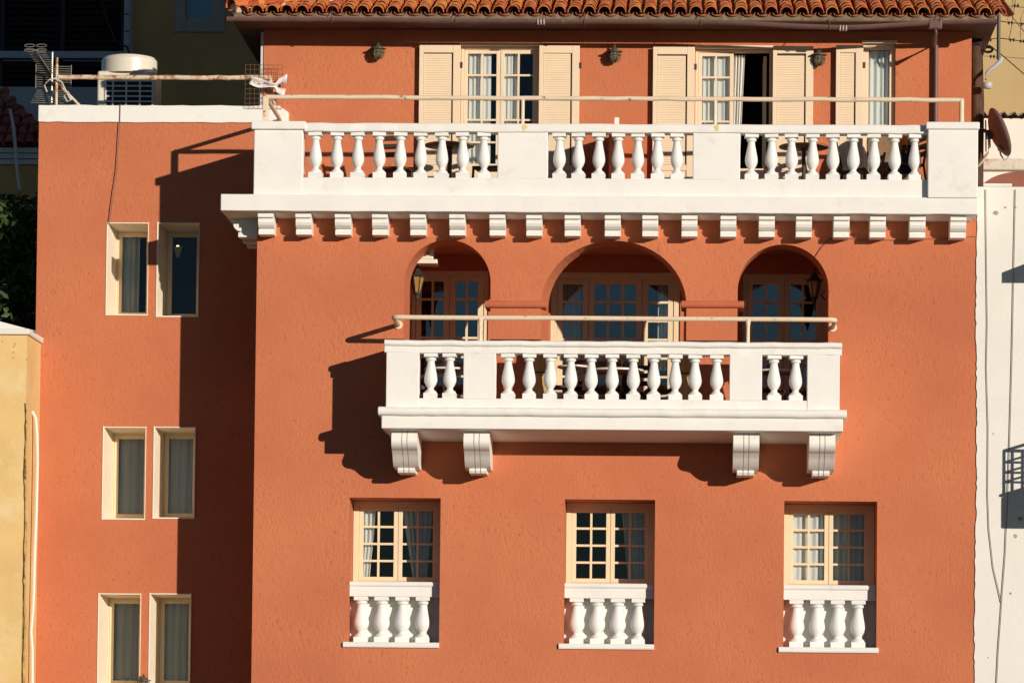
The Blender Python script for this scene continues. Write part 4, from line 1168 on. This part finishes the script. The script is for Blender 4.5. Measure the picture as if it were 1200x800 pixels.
# antenna on the wing roof
bx, bz = P(65, 122, W_Y + .35).x, P(65, 122, W_Y + .35).z
ant = thing('tv_antenna', 'television aerial with rows of thin rods on the wing roof corner', 'antenna', (bx, W_Y + .35, bz))
ant_mast = MB().tube([(-.06, 0, -.1), (-.06, 0, .8)], .016, 8); obj('mast', ant_mast, M['alum'], ant)
rd = MB()
for i in range(10):      # upper reflector
    z = .28 + i * .035
    rd.tube([(-.32, .05, z), (.22, .10, z)], .006, 4)
for x in (-.32, .22): rd.tube([(x, .05 if x < 0 else .10, .25), (x, .05 if x < 0 else .10, .62)], .006, 4)
for i in range(7):       # lower reflector
    z = .22 - i * .035; y = .05 - .02 * i
    rd.tube([(-.30 - .012 * i, y, z), (.18, y + .05, z)], .006, 4)
obj('reflector', rd, M['alum'], ant)
bo = MB(); bo.tube([(-.06, .05, .45), (-.20, -.75, .70)], .014, 6)
for i in range(12):
    s_ = i / 11; c0 = Vector((-.06, .05, .45)).lerp(Vector((-.20, -.75, .70)), s_)
    bo.tube([c0 + Vector((-.13, -.03, .0)), c0 + Vector((.13, .03, .0))], .006, 4)
for sx in (-1, 1):
    for dz in (0, .07):
        c0 = Vector((-.20 + sx * .09, -.75, .70 + dz))
        bo.tube([c0 + Vector((.08 * math.cos(a), 0, .022 * math.sin(a))) for a in [i * math.pi / 6 for i in range(12)]], .006, 4, closed=True)
obj('boom', bo, M['alum'], ant)
tag(obj('rope_loop', MB().tube(wp([(55, 108), (52, 100), (57, 94), (64, 92), (72, 96), (78, 108), (83, 118), (79, 119), (75, 113), (80, 108), (84, 117)], W_Y + .02), .012, 6), M['clip'], smooth=True), 'pale rope looped round the rusty end of the wing handrail', 'rope')
# rooftop unit with a round tank on it
ux, uz = P(151, 122, 4.6).x, WING_TOP - .15
ru = thing('rooftop_cooler', 'cream rooftop cooler with a round top and gridded side behind the wing coping', 'cooler', (ux, 4.6, uz))
zt_ = P(151, 83, 4.25).z - uz; hw_ = (P(184, 100, 4.25).x - P(116, 100, 4.25).x) / 2
zr_ = P(151, 66.5, 4.6).z - uz
obj('cabinet', MB().box(-hw_, hw_, -.35, .45, 0, zt_), M['tank'], ru, bevel=.04, seg=3)
obj('round_top', MB().lathe([(hw_ - .02, zt_ - .02), (hw_ - .02, zr_ - .08), (hw_ - .06, zr_ - .03), (hw_ * .6, zr_), (.05, zr_ + .01)], 36), M['tank'], ru, smooth=True)
gx0, gx1 = P(124, 105, 4.25).x - ux, P(179, 105, 4.25).x - ux; gz0_, gz1_ = .12, P(151, 95, 4.25).z - uz
obj('vent_recess', MB().box(gx0, gx1, -.355, -.30, gz0_, gz1_), M['black'], ru)
gr = MB(); cx_ = [0, .155, .44, .73, 1]
for i in cx_: gr.box(gx0 + (gx1 - gx0) * i - .013, gx0 + (gx1 - gx0) * i + .013, -.372, -.356, gz0_, gz1_)
nrow = max(3, int((gz1_ - gz0_) / .078))
for j in range(nrow + 1):
    zz = gz0_ + (gz1_ - gz0_) * j / nrow; gr.box(gx0, gx1, -.369, -.356, zz - .011, zz + .011)
obj('vent_grid', gr, M['acgrey'], ru)

# ------------------------------------------------------------------ yellow house on the left
YF = .50
yx = P(30, 500, YF).x
yz = P(15, 392, YF).z
yh = thing('yellow_house', 'yellow limewashed house with a white coping in front of the wing', 'house', (yx - 3, 1.2, 0))
def loc_part(root, name, mb, m, **k):
    o = obj(name, mb, m, root, **k); o.matrix_parent_inverse = Matrix.Translation(-Vector(root.location)); return o
loc_part(yh, 'wall', MB().box(yx - 7, yx, YF, W_Y - .004, 0, yz), M['yellow'])
loc_part(yh, 'rear_wall', MB().box(yx - 7, WX0 - .02, W_Y, 6, 0, yz - .3), M['yellow'])
cop = MB().prism([(yx - 7, yz), (yx + .03, yz), (yx + .04, yz + .03), (yx + .04, yz + .085), (yx - 7, yz + .085)], 'y', YF - .05, W_Y - .004)
loc_part(yh, 'coping', cop, M['whitewash'], bevel=.01)
gbl = P(0, 376, .9); gb2 = P(20, 383, .9)
loc_part(yh, 'gable_step', MB().prism([(gbl.x - 3, yz + .086), (gb2.x + .3, yz + .086), (gbl.x - 3, yz + 1.0)], 'y', .75, 1.1), M['whitewash'])
# white pipe and rough cement seam down the corner of the yellow house
pp = [(34, 482), (38, 490), (39.5, 510), (40, 540), (39.3, 570), (38.6, 600), (37.4, 630), (36.4, 660), (35.8, 690), (34.6, 715), (32.5, 740), (34, 760), (34, 800), (33, 840)]
cable('drain_pipe', 'white flexible pipe running down the corner of the yellow house', [P(a, b2, 1.05 + .0 * k) + Vector((.05, 0, 0)) for k, (a, b2) in enumerate(pp)], .025, 'whitewash')
sm = MB(); v = []; f = []
for i in range(41):
    py = 472 + i * 9
    w_ = .012 + .026 * random.random() * (1 if i > 2 else .2)
    cx_ = P(33.5, py, YF).x - .035 - .0008 * i + .008 * math.sin(i * .5)
    zc = P(30, py, YF).z
    v += [(cx_ - w_, YF - .001, zc), (cx_ - w_ * .3, YF - .022 - .015 * random.random(), zc), (cx_ + w_ * .6, YF - .018, zc), (min(cx_ + w_, yx - .004), YF - .001, zc)]
for i in range(40):
    for j in range(3): f.append((i * 4 + j, i * 4 + j + 1, i * 4 + j + 5, i * 4 + j + 4))
loc_part(yh, 'cement_seam', sm.add(v, f), mat('weathered_cement_seam', (.46, .29, .10), .95, .5, 9, .6, 30, dirt=(.10, .06, .03), dirt_scale=6, dirt_lo=.52, dirt_hi=.62))
for (a, b2) in ((3, 400), (18, 403), (16.5, 406), (16, 412.5), (16, 419), (31.5, 421)):
    p = P(a, b2, YF); loc_part(yh, 'nail_hole', MB().box(p.x - .008, p.x + .008, YF - .006, YF - .001, p.z - .012, p.z + .012), M['peel'])

# ------------------------------------------------------------------ white house on the right
WY = -.02
wtop = P(1175, 219, WY).z
wh = thing('white_house', 'whitewashed house with a flat top adjoining the terracotta facade', 'house', (18, 2, 0))
xL = P(1144, 500, WY).x; xR = xL + 9
v2 = [(xR, 0), (xR, wtop)]
n = 150
edge = []
for i in range(n + 1):
    z = wtop * (1 - i / n)
    edge.append((xL + random.uniform(-.010, .010) + .010 * math.sin(z * 1.3), z))
outl = [(xR, wtop)] + edge + [(xR, 0)]
w = MB()
tri = tessellate_polygon([[Vector((a, b2, 0)) for a, b2 in outl]])
w.add([(a, WY, b2) for a, b2 in outl], [tuple(t_) for t_ in tri])
m_ = len(outl)
w.add([(a, WY, b2) for a, b2 in outl] + [(a, 8, b2) for a, b2 in outl], [(i, (i + 1) % m_, m_ + (i + 1) % m_, m_ + i) for i in range(m_) if not (1 <= i <= n)])
w.add([(a, WY, b2) for a, b2 in edge] + [(a, 0.0, b2) for a, b2 in edge], [(i, i + 1, n + 2 + i, n + 1 + i) for i in range(n)])
loc_part(wh, 'wall', w, M['whitewash'])
loc_part(wh, 'ledge', MB().box(P(1152, 218, WY).x, P(1186, 218, WY).x, -.032, 1.0, wtop + .001, wtop + .05), M['whitewash'], bevel=.015)
# balcony and canopy beyond the picture edge, which throw their shadows on this wall
bw0 = P(1168, 560, 0).x + SX * 1.02
def zsh(py, px=1185): return P(px, py, 0).z
bz1, bz0_ = zsh(583) + SZ * 1.0, zsh(620) + SZ * 1.0
bal2 = loc_part(wh, 'balcony', MB().box(bw0 + .02, bw0 + 3, -1.0, WY - .001, bz0_, bz1).box(bw0, bw0 + 3, -1.02, WY - .001, bz1 + .001, bz1 + .05), M['whitewash'], bevel=.03)
rl = MB(); ztop = zsh(529) + SZ
for k_, zz in enumerate((ztop, ztop - .17, ztop - .32, ztop - .46)):
    rl.tube([(bw0 + .05, WY, zz), (bw0 + .05, -.97, zz), (bw0 + 3, -.97, zz)], .018 if k_ else .025, 6)
for k_ in range(6): rl.tube([(bw0 + .05 + .0 if k_ == 0 else bw0 + .15 * k_ + .02, -.97, bz1), (bw0 + .05 if k_ == 0 else bw0 + .15 * k_ + .02, -.97, ztop)], .02, 6)
rl.tube([(bw0 + .05, -.5, bz1), (bw0 + .05, -.5, ztop)], .015, 6)
obj('railing', rl, M['iron'], bal2)
cn0, cn1 = zsh(334) + SZ * .95, zsh(320) + SZ * .95
loc_part(wh, 'canopy', MB().prism([(WY, cn0), (-.95, cn0 + .02), (-.95, cn1), (WY, cn1 + .06)], 'x', P(1172, 330, 0).x + SX * .95, bw0 + 3), M['whitewash'], bevel=.01)
for (a, b2, sz) in ((1167, 249, .045), (1196, 607, .05), (1190, 628, .04), (1178, 243, .02), (1184, 695, .022), (1164, 508, .015), (1190, 243, .018), (1158, 770, .012)):
    p = P(a, b2, WY - .004); k_ = 9
    loc_part(wh, 'bare_patch', MB().add([(p.x + sz * math.cos(i * 2 * math.pi / k_) * random.uniform(.5, 1.1), WY - .004, p.z + sz * math.sin(i * 2 * math.pi / k_) * random.uniform(.4, 1.1)) for i in range(k_)], [tuple(range(k_))]), M['peel'])
cable('house_cable', 'thin cable hanging in a slack curve on the white house next to the terracotta edge', wp([(1155, 222), (1156, 300), (1157, 380), (1156, 430), (1158, 500), (1157.5, 580), (1159, 620), (1164, 665), (1171, 695), (1173, 705)], WY - .02), .010, 'cable_r')
cable('house_cable', 'thin straight cable dropping down the white house through the railing shadow', wp([(1190, 222), (1188, 320), (1186, 420), (1183.5, 510), (1181, 580), (1178, 650), (1174.5, 695), (1173, 720), (1170, 760), (1168, 800), (1167, 830)], WY - .022), .011, 'cable_r')

# ------------------------------------------------------------------ behind, right
TY = 9.9
tb = thing('tan_building', 'plain tan rendered building rising behind the utility pole', 'building', (22, TY + 3, 0))
xl_ = P(335, 60, TY).x
loc_part(tb, 'wall', MB().box(xl_, xl_ + 24, TY, TY + 7.2, 0, 22.0), M['tan'])  # unseen left part and height added to shade the buildings behind on the left
loc_part(tb, 'string_course', MB().box(xl_ - .02, xl_ + 24.02, TY - .03, TY - .001, P(1170, -30, TY).z, P(1170, -36, TY).z), M['tan'])
# white shed with a corrugated roof edge
SY = 6.0
sh = thing('white_shed', 'low white outbuilding with corrugated roof edge behind the satellite dish', 'shed', (17, SY + 1, 0))
xs = P(1148, 160, SY).x; zs = P(1175, 139, SY).z
loc_part(sh, 'wall', MB().box(xs - .6, xs + 6, SY, SY + 2, 0, zs), M['whitewash'])
co = MB(); v = []; f = []; nco = 120; wav = 11.8 * PX * 1.1
for i in range(nco + 1):
    x = xs - .6 + 6.6 * i / nco; z = zs + .05 + .04 * math.sin(2 * math.pi * x / wav)
    v += [(x, SY - .15, z), (x, SY + 2, z + .25), (x, SY - .15, z + .012), (x, SY + 2, z + .262)]
for i in range(nco):
    o = i * 4; q_ = o + 4
    f += [(o, q_, q_ + 1, o + 1), (o + 2, o + 3, q_ + 3, q_ + 2), (o, o + 2, q_ + 2, q_)]
loc_part(sh, 'corrugated_roof', co.add(v, f), M['corr'], smooth=True)
# terrace parapet in front of the shed
pw_ = thing('terrace_parapet', 'white parapet with a worn coping below the satellite dish', 'parapet', (17, 3.5, 0))
zc_a, zc_b = P(1175, 186, 3.2).z, P(1175, 199, 3.2).z
x_ = P(1150, 190, 3.2).x
loc_part(pw_, 'wall', MB().box(x_ - .5, x_ + 6, 3.3, 3.6, 0, zc_b), M['whitewash'])
loc_part(pw_, 'coping', MB().box(x_ - .5, x_ + 6, 3.2, 3.7, zc_b + .001, zc_a), mat('worn_coping', (.66, .60, .50), .95, .1, 4, .4, 20, dirt=(.42, .28, .14), dirt_scale=4, dirt_lo=.52, dirt_hi=.65), bevel=.02)
# brown barrel tank on the white house roof
bt = thing('barrel_tank', 'brown rounded water tank lying on the roof of the white house', 'tank', (P(1192, 225, 1.4).x, 1.4, wtop))
hb = P(1192, 209, 1.4).z - wtop
rad_ = .62
pr = [(rad_ * math.cos(a), hb * math.sin(a)) for a in [math.pi * i / 16 for i in range(17)]]
obj('body', MB().prism(pr, 'y', -.7, .7), M['brown_t'], bt, smooth=True)
obj('strap', MB().prism([(x * 1.02, z * 1.02) for x, z in pr], 'y', -.55, -.45), M['corr'], bt)
# utility pole
ub = P(1146, 210, 2.6)
up = thing('utility_pole', 'dark creosoted wooden utility pole at the corner of the terracotta house', 'utility pole', (ub.x, 2.6, 0))
ztp = P(1145, 30, 2.6).z + .35
obj('shaft', MB().tube([(0, 0, 0), (0.0, 0, 3), (.01, 0, 6), (-.02, 0, ub.z), (-.01, 0, ub.z + 1.2), (-.06, 0, ztp)], [.14, .13, .115, .105, .10, .095], 14), M['pole'], up, smooth=True)
zz = P(1146, 51, 2.6).z
obj('band', MB().tube([(-.05 + .115 * math.cos(a), .115 * math.sin(a), zz) for a in [i * math.pi / 8 for i in range(16)]], .022, 6, closed=True), M['cable'], up)
zz = P(1146, 152, 2.6).z
obj('band', MB().tube([(-.02 + .115 * math.cos(a), .115 * math.sin(a), zz) for a in [i * math.pi / 8 for i in range(16)]], .012, 6, closed=True), M['alum'], up)
obj('bolt', MB().box(.09, .22, -.03, .03, P(1146, 154, 2.6).z - .02, P(1146, 154, 2.6).z + .02), M['iron'], up)
# overhead lines with insulators, strung to the right
WYY = 3.0
for k_, (pts, r, lab) in enumerate((
    ([(1168, 2), (1180, 7), (1200, 9), (1260, 12)], .010, 'overhead line nearest the roof tiles at the utility pole'),
    ([(1172, 25), (1186, 27), (1200, 28), (1260, 31)], .014, 'overhead line with paired insulators level with the gutter'),
    ([(1150, 47), (1172, 45), (1187, 47), (1200, 49), (1260, 52)], .014, 'overhead line with paired insulators just below the gutter end'),
    ([(1150, 66), (1172, 66.5), (1200, 69), (1260, 73)], .007, 'thinnest lowest overhead line crossing the tan wall'),
    ([(1171, 2), (1180, 12), (1190, 25), (1200, 37), (1230, 74)], .012, 'cable slanting steeply down across the upper tan wall'),
    ([(1172, 63), (1185, 74), (1200, 87), (1240, 118)], .016, 'thick cable slanting down from the dish arm across the tan wall'),
    ([(1187, 0), (1186, 10), (1180, 24)], .008, 'short jumper wire from the top line to the upper insulators'),
    ([(1190, 0), (1186, 27), (1184, 40), (1182, 46)], .010, 'jumper wire joining the two insulator lines by the pole'),
    ([(1200, 12), (1196, 22), (1196, 45)], .008, 'bowed jumper wire beside the farther insulator pair'))):
    cable('overhead_wire', lab, wp(pts, WYY + .02 * k_), r, 'cable')
for k_, (a, b2) in enumerate(((1184, 27), (1199, 28.5), (1186, 47), (1198, 48.5), (1163, 66.5), (1159, 47), (1191, 7))):
    p = P(a, b2, WYY + .02)
    t = thing('insulator', 'small dark paired insulator on the overhead lines by the tan wall', 'insulator', (p.x, p.y, p.z), 0, 'insulators on the overhead lines')
    for dx_ in (-.035, .035):
        obj('bell', MB().lathe([(.008, .025), (.018, .012), (.02, -.006), (.012, -.018), (.008, -.03)], 10, (dx_ * .7, 0, 0)), M['iron'], t, smooth=True)
tag(obj('cable_coil', MB().tube([P(1158.5 + 5.2 * math.cos(a), 57.5 + 3.2 * math.sin(a), 2.45) + Vector((0, .01 * a, 0)) for a in [i * math.pi / 10 for i in range(41)]], .016, 6), M['cable'], smooth=True), 'small coil of black cable hanging beside the utility pole', 'cable coil')
cable('pole_cable', 'black cable strung from the wall past the pole to the cable coil', wp([(1138, 52), (1146, 50), (1155, 51.5), (1162, 55), (1168, 60)], 2.44), .016)
# vertical post at the roof end with a small antenna arm
t = thing('roof_post', 'thin dark post with a curved arm and small grey dish under the roof end', 'post', (P(1170, 60, 2.3).x, 2.3, P(1170, 66, 2.3).z))
o0 = Vector(t.location)
obj('mast', MB().tube([P(1170, 70, 2.3) - o0, P(1170.5, -6, 2.3) - o0], .028, 8), M['iron'], t)
obj('arm', MB().tube([p - o0 for p in wp([(1174, 67), (1172, 72), (1166, 78), (1160, 82), (1156, 86), (1155, 94)], 2.3)], [.03, .035, .035, .03, .02, .015], 8), M['dish_g'], t, smooth=True)
c = P(1157.5, 101, 2.3) - o0
obj('small_dish', MB().lathe([(.01, -.05), (.055, -.04), (.075, -.01), (.07, .05), (.01, .055)], 16, tuple(c)), M['dish_g'], t, smooth=True)
# satellite dish
DY = 2.3
c = P(1171.5, 155, DY); q0 = P(1161, 127, DY); q1 = P(1182, 183, DY)
sd = thing('satellite_dish', 'brownish satellite dish seen from its back edge beside the utility pole', 'satellite dish', tuple(c))
hgt = (q0 - q1).length / 2
tilt = math.atan2(q1.x - q0.x, q0.z - q1.z)
v = []; f = []; nr, na = 7, 30
for j in range(nr + 1):
    r = j / nr
    for i in range(na):
        a = 2 * math.pi * i / na
        v.append((r * hgt * .92 * math.cos(a), r * hgt * math.sin(a), .13 * r * r - .13))
for j in range(nr):
    f += [(j * na + i, j * na + (i + 1) % na, (j + 1) * na + (i + 1) % na, (j + 1) * na + i) for i in range(na)]
# local z is the dish axis: point it to the right, away from the viewer, and up
axis = Vector((math.cos(tilt) * .97, .20, math.sin(tilt) * .97 + .02)).normalized()
upv = (Vector((math.sin(-tilt), 0, math.cos(tilt))) - axis * axis.dot(Vector((math.sin(-tilt), 0, math.cos(tilt))))).normalized()
xa_ = upv.cross(axis).normalized()
R3 = Matrix((xa_, upv, axis)).transposed()
mbd = MB().add([tuple(R3 @ Vector(p)) for p in v], f)
o = obj('reflector', mbd, M['dish'], sd, smooth=True); so = o.modifiers.new('thick', 'SOLIDIFY'); so.thickness = .015
o0 = c
obj('mount', MB().tube([p - o0 for p in wp([(1172, 152), (1163, 158), (1158.5, 162)], DY + .05)], .03, 8).box(-.2, -.1, -.02, .08, -.10, .02), M['iron'], sd)
obj('mast', MB().tube([p - o0 for p in wp([(1159, 160), (1159.5, 172), (1157, 180), (1152, 188), (1146, 195)], DY + .05)], .022, 8), M['alum'], sd, smooth=True)
obj('brace', MB().tube([p - o0 for p in wp([(1155, 141), (1155.5, 178)], DY + .07)], .012, 6), M['iron'], sd)
obj('feed_arm', MB().tube([p - o0 for p in wp([(1170, 171), (1173, 182), (1177, 188), (1182, 184)], DY + .1)], .014, 6), M['dish_g'], sd)
for (a, b2) in ((1165, 157), (1174, 174)):
    pc = P(a, b2, DY - .05) - o0
    obj('bolt_block', MB().box(pc.x - .06, pc.x + .06, pc.y - .03, pc.y + .05, pc.z - .03, pc.z + .03), M['iron'], sd, bevel=.01)

# ------------------------------------------------------------------ behind, left
OY = 26.6
ob = thing('ochre_building', 'shaded ochre rendered building with a grey framed window behind the roof corner', 'building', (2, OY + 3, 0))
ox0, ox1 = P(149, 60, OY).x, P(330, 60, OY).x
otop = P(220, -260, OY).z
wx0, wx1, wz0, wz1 = RC(218, -42, 251, 24, OY)
w = MB(); wall_with_holes(w, rect_loop(ox0, ox1 + 3, 0, otop), [rect_loop(wx0, wx1, wz0, wz1)], OY)
reveal(w, rect_loop(wx0, wx1, wz0, wz1), rect_loop(wx0, wx1, wz0, wz1), OY, OY + .2)
w.quad((ox0, OY, 0), (ox0, OY + 6, 0), (ox0, OY + 6, otop), (ox0, OY, otop)).quad((ox1 + 3, OY, 0), (ox1 + 3, OY + 6, 0), (ox1 + 3, OY + 6, otop), (ox1 + 3, OY, otop))
w.quad((ox0, OY, otop), (ox1 + 3, OY, otop), (ox1 + 3, OY + 6, otop), (ox0, OY + 6, otop))
loc_part(ob, 'wall', w, M['ochre'])
fr = MB(); a0, a1, b0, b1 = RC(205, -55, 264, 38, OY)
fr.box(a0, wx0, OY - .04, OY + .05, b0, b1); fr.box(wx1, a1, OY - .04, OY + .05, b0, b1)
fr.box(wx0, wx1, OY - .038, OY + .05, b0, wz0); fr.box(wx0, wx1, OY - .038, OY + .05, wz1, b1)
ow = loc_part(ob, 'window', fr, mat('grey_stone_surround', (.40, .36, .28), .85, .1, 4), bevel=.01)
obj('sash', MB().box(wx0 + .005, wx0 + .06, OY + .08, OY + .13, wz0, wz1).box(wx1 - .06, wx1 - .005, OY + .08, OY + .13, wz0, wz1).box(wx0 + .06, wx1 - .06, OY + .082, OY + .13, wz0, wz0 + .05), M['greyframe'], ow)
obj('pane', MB().box(wx0 + .05, wx1 - .05, OY + .10, OY + .106, wz0 + .04, wz1), M['glass_d'], ow)
obj('dark_room', MB().box(wx0 - .2, wx1 + .2, OY + .5, OY + .6, wz0 - .2, wz1 + .2), M['dark'], ow)
# building with the big dark louvred opening
LY = 26.0
lb = thing('louvred_building', 'shaded building with wide black louvred shutters in a grey frame', 'building', (-2, LY + 3, 0))
lx0_, lx1_ = P(-260, 60, LY).x, P(151, 60, LY).x
ltop = P(60, -250, LY).z
ua = RC(-60, -95, 146, 60, LY); ub_ = RC(-60, 68, 143, 102, LY)
w = MB(); wall_with_holes(w, rect_loop(lx0_, lx1_, 0, ltop), [rect_loop(*ua), rect_loop(*ub_)], LY)
for r_ in (ua, ub_): reveal(w, rect_loop(*r_), rect_loop(*r_), LY, LY + .35)
w.quad((lx1_, LY, 0), (lx1_, LY + 5, 0), (lx1_, LY + 5, ltop), (lx1_, LY, ltop)).quad((lx0_, LY, ltop), (lx1_, LY, ltop), (lx1_, LY + 5, ltop), (lx0_, LY + 5, ltop))
loc_part(lb, 'wall', w, M['greyframe'])
for nm, r_ in (('shutter', ua), ('shutter', ub_)):
    bk = loc_part(lb, nm, MB().box(r_[0], r_[1], LY + .36, LY + .40, r_[2], r_[3]), M['louvre'])
    n_ = 2 if r_ is ub_ else 9
    z = r_[2] + .05; i = 0
    while z < r_[3] - .08:
        obj('slat', MB().prism([(LY + .34, z), (LY + .22, z + .07), (LY + .24, z + .085), (LY + .352, z + .02)], 'x', r_[0] + .02, r_[1] - .02), M['louvre'], bk)
        z += .125; i += 1
    for xx in [r_[1] - .04] + [r_[1] - .04 - 1.30 * q_ for q_ in range(1, 4)]:
        if xx > r_[0]: obj('stile', MB().box(xx - .05, xx + .04, LY + .17, LY + .215, r_[2], r_[3]), M['louvre'], bk)
for yy in (17, 37):
    p = P(147.5, yy, LY); loc_part(lb, 'joint', MB().box(P(146.2, yy, LY).x, lx1_ - .002, LY - .004, LY - .001, p.z - .012, p.z + .012), M['black'])
cable('house_cable', 'grey cable slanting across the black louvred shutter', wp([(117, -10), (120, 6), (127, 28), (135, 48), (143, 53), (149, 55), (151, 62), (150.5, 72)], LY - .05), .022, 'cable')
# low house with an old red tiled roof
RYF = 21.0
rh = thing('red_roofed_house', 'small shaded white house with an old red tile roof beside the wing', 'house', (-1, RYF + 1.5, 0))
rz_e = P(20, 172, RYF).z
rx1 = P(60, 172, RYF).x
loc_part(rh, 'wall', MB().box(rx1 - 6, rx1, RYF + .15, RYF + 3, 0, rz_e - .06), M['ochre'])
eb = MB()
for j in range(3): eb.box(rx1 - 6, rx1 + .05, RYF - .02 + .05 * j, RYF + .3, rz_e - .02 - .11 * j - .1, rz_e - .02 - .11 * j)
loc_part(rh, 'eave_board', eb, M['acgrey'])
slp = math.radians(24); rr = MB()
zr_top = P(0, 104, RYF + 2.0).z
dzr = zr_top - rz_e
rr.add([(rx1 - 6, RYF - .1, rz_e), (rx1 + .1, RYF - .1, rz_e), (rx1 - 1.6, RYF + 2.0, rz_e + dzr), (rx1 - 6, RYF + 2.0, rz_e + dzr), (rx1 + .1, RYF + 3, rz_e), (rx1 - 6, RYF + 3, rz_e)], [(0, 1, 2, 3), (1, 4, 2), (4, 5, 3, 2), (0, 5, 4, 1)])
rrf = loc_part(rh, 'roof', rr, M['red_old'])
rt = tile_mesh('old_tile', .5, .11, .09).mesh('tile', M['red_old'], True, 50)
ang = math.atan2(dzr, 2.1)
for i in range(12):
    for j in range(6):
        x = rx1 + .0 - i * .21; y = RYF - .14 + j * .40 * math.cos(ang); z = rz_e + .02 + (y - RYF + .1) * math.tan(ang)
        if x > rx1 + .1 - (y - RYF + .1) * 1.7 / 2.1 - .05: continue
        obj('tile', rt, None, rrf, loc=(x, y, z), rot=(ang - .03, random.uniform(-.05, .05), random.uniform(-.04, .04)))
hv = Vector((-1.7, 2.1, dzr)).normalized()
for k_ in range(7):
    Lp = Vector((rx1 + .1, RYF - .12, rz_e + .05)) + hv * k_ * .42
    obj('hip_tile', rt, None, rrf, loc=Lp, rot=Euler((math.asin(hv.z) - .03, 0, math.atan2(1.7, 2.1))))
cable('drain_pipe', 'grey downpipe in front of the old red tile roof', wp([(12, 128), (16, 150), (18, 170), (20, 200), (22, 214), (23, 222)], RYF - .3), .035, 'acgrey')

# ------------------------------------------------------------------ dark tree beside the wing
tl = P(15, 300, 3.6)
tr_ = thing('tree', 'dark leafy tree in the shaded gap beside the wing', 'tree', (tl.x, 3.6, 0))
tk = MB(); tk.tube([(0, 0, 0), (.1, .05, 2.5), (-.05, 0, 5.0), (.05, 0, 7.0)], [.2, .16, .12, .06], 10)
rl_ = random.Random(4)
limbs = []
for i in range(9):
    a = rl_.uniform(0, 6.28); z0_ = rl_.uniform(3.5, 6.5); L_ = rl_.uniform(.7, 1.3)
    e_ = Vector((L_ * math.cos(a), L_ * math.sin(a) * .8, z0_ + rl_.uniform(.5, 1.2))); limbs.append(e_)
    tk.tube([(0, 0, z0_), (e_ + Vector((0, 0, z0_))) / 2, e_], [.06, .04, .02], 6)
obj('trunk', tk, M['bark'], tr_, smooth=True)
v = []; f = []
ctop = P(15, 222, 3.6).z
for cl in range(150):
    if cl < len(limbs): cc = limbs[cl]
    else: cc = Vector((rl_.gauss(0, .62), rl_.gauss(0, .6), rl_.uniform(6.2, ctop - .25)))
    cr = rl_.uniform(.25, .45)
    for i in range(75):
        d_ = Vector((rl_.gauss(0, 1), rl_.gauss(0, 1), rl_.gauss(0, .8))).normalized() * cr * rl_.random() ** .4
        p = cc + d_
        if p.z > ctop: continue
        n_ = Vector((rl_.gauss(0, 1), rl_.gauss(0, 1), rl_.gauss(.5, 1))).normalized()
        a_ = n_.orthogonal().normalized(); b2 = n_.cross(a_); ang_ = rl_.uniform(0, 6.28)
        u_ = a_ * math.cos(ang_) + b2 * math.sin(ang_); w_ = n_.cross(u_); s_ = rl_.uniform(.035, .065)
        o = len(v); v += [p - u_ * s_ * 1.5, p + w_ * s_ * .7, p + u_ * s_ * 1.5, p - w_ * s_ * .7 + n_ * .01]
        f.append((o, o + 1, o + 2, o + 3))
crown = MB(); crown.v = [tuple(p) for p in v]; crown.f = f; crown.m = [0] * len(f)
obj('crown', crown, M['leaf'], tr_)
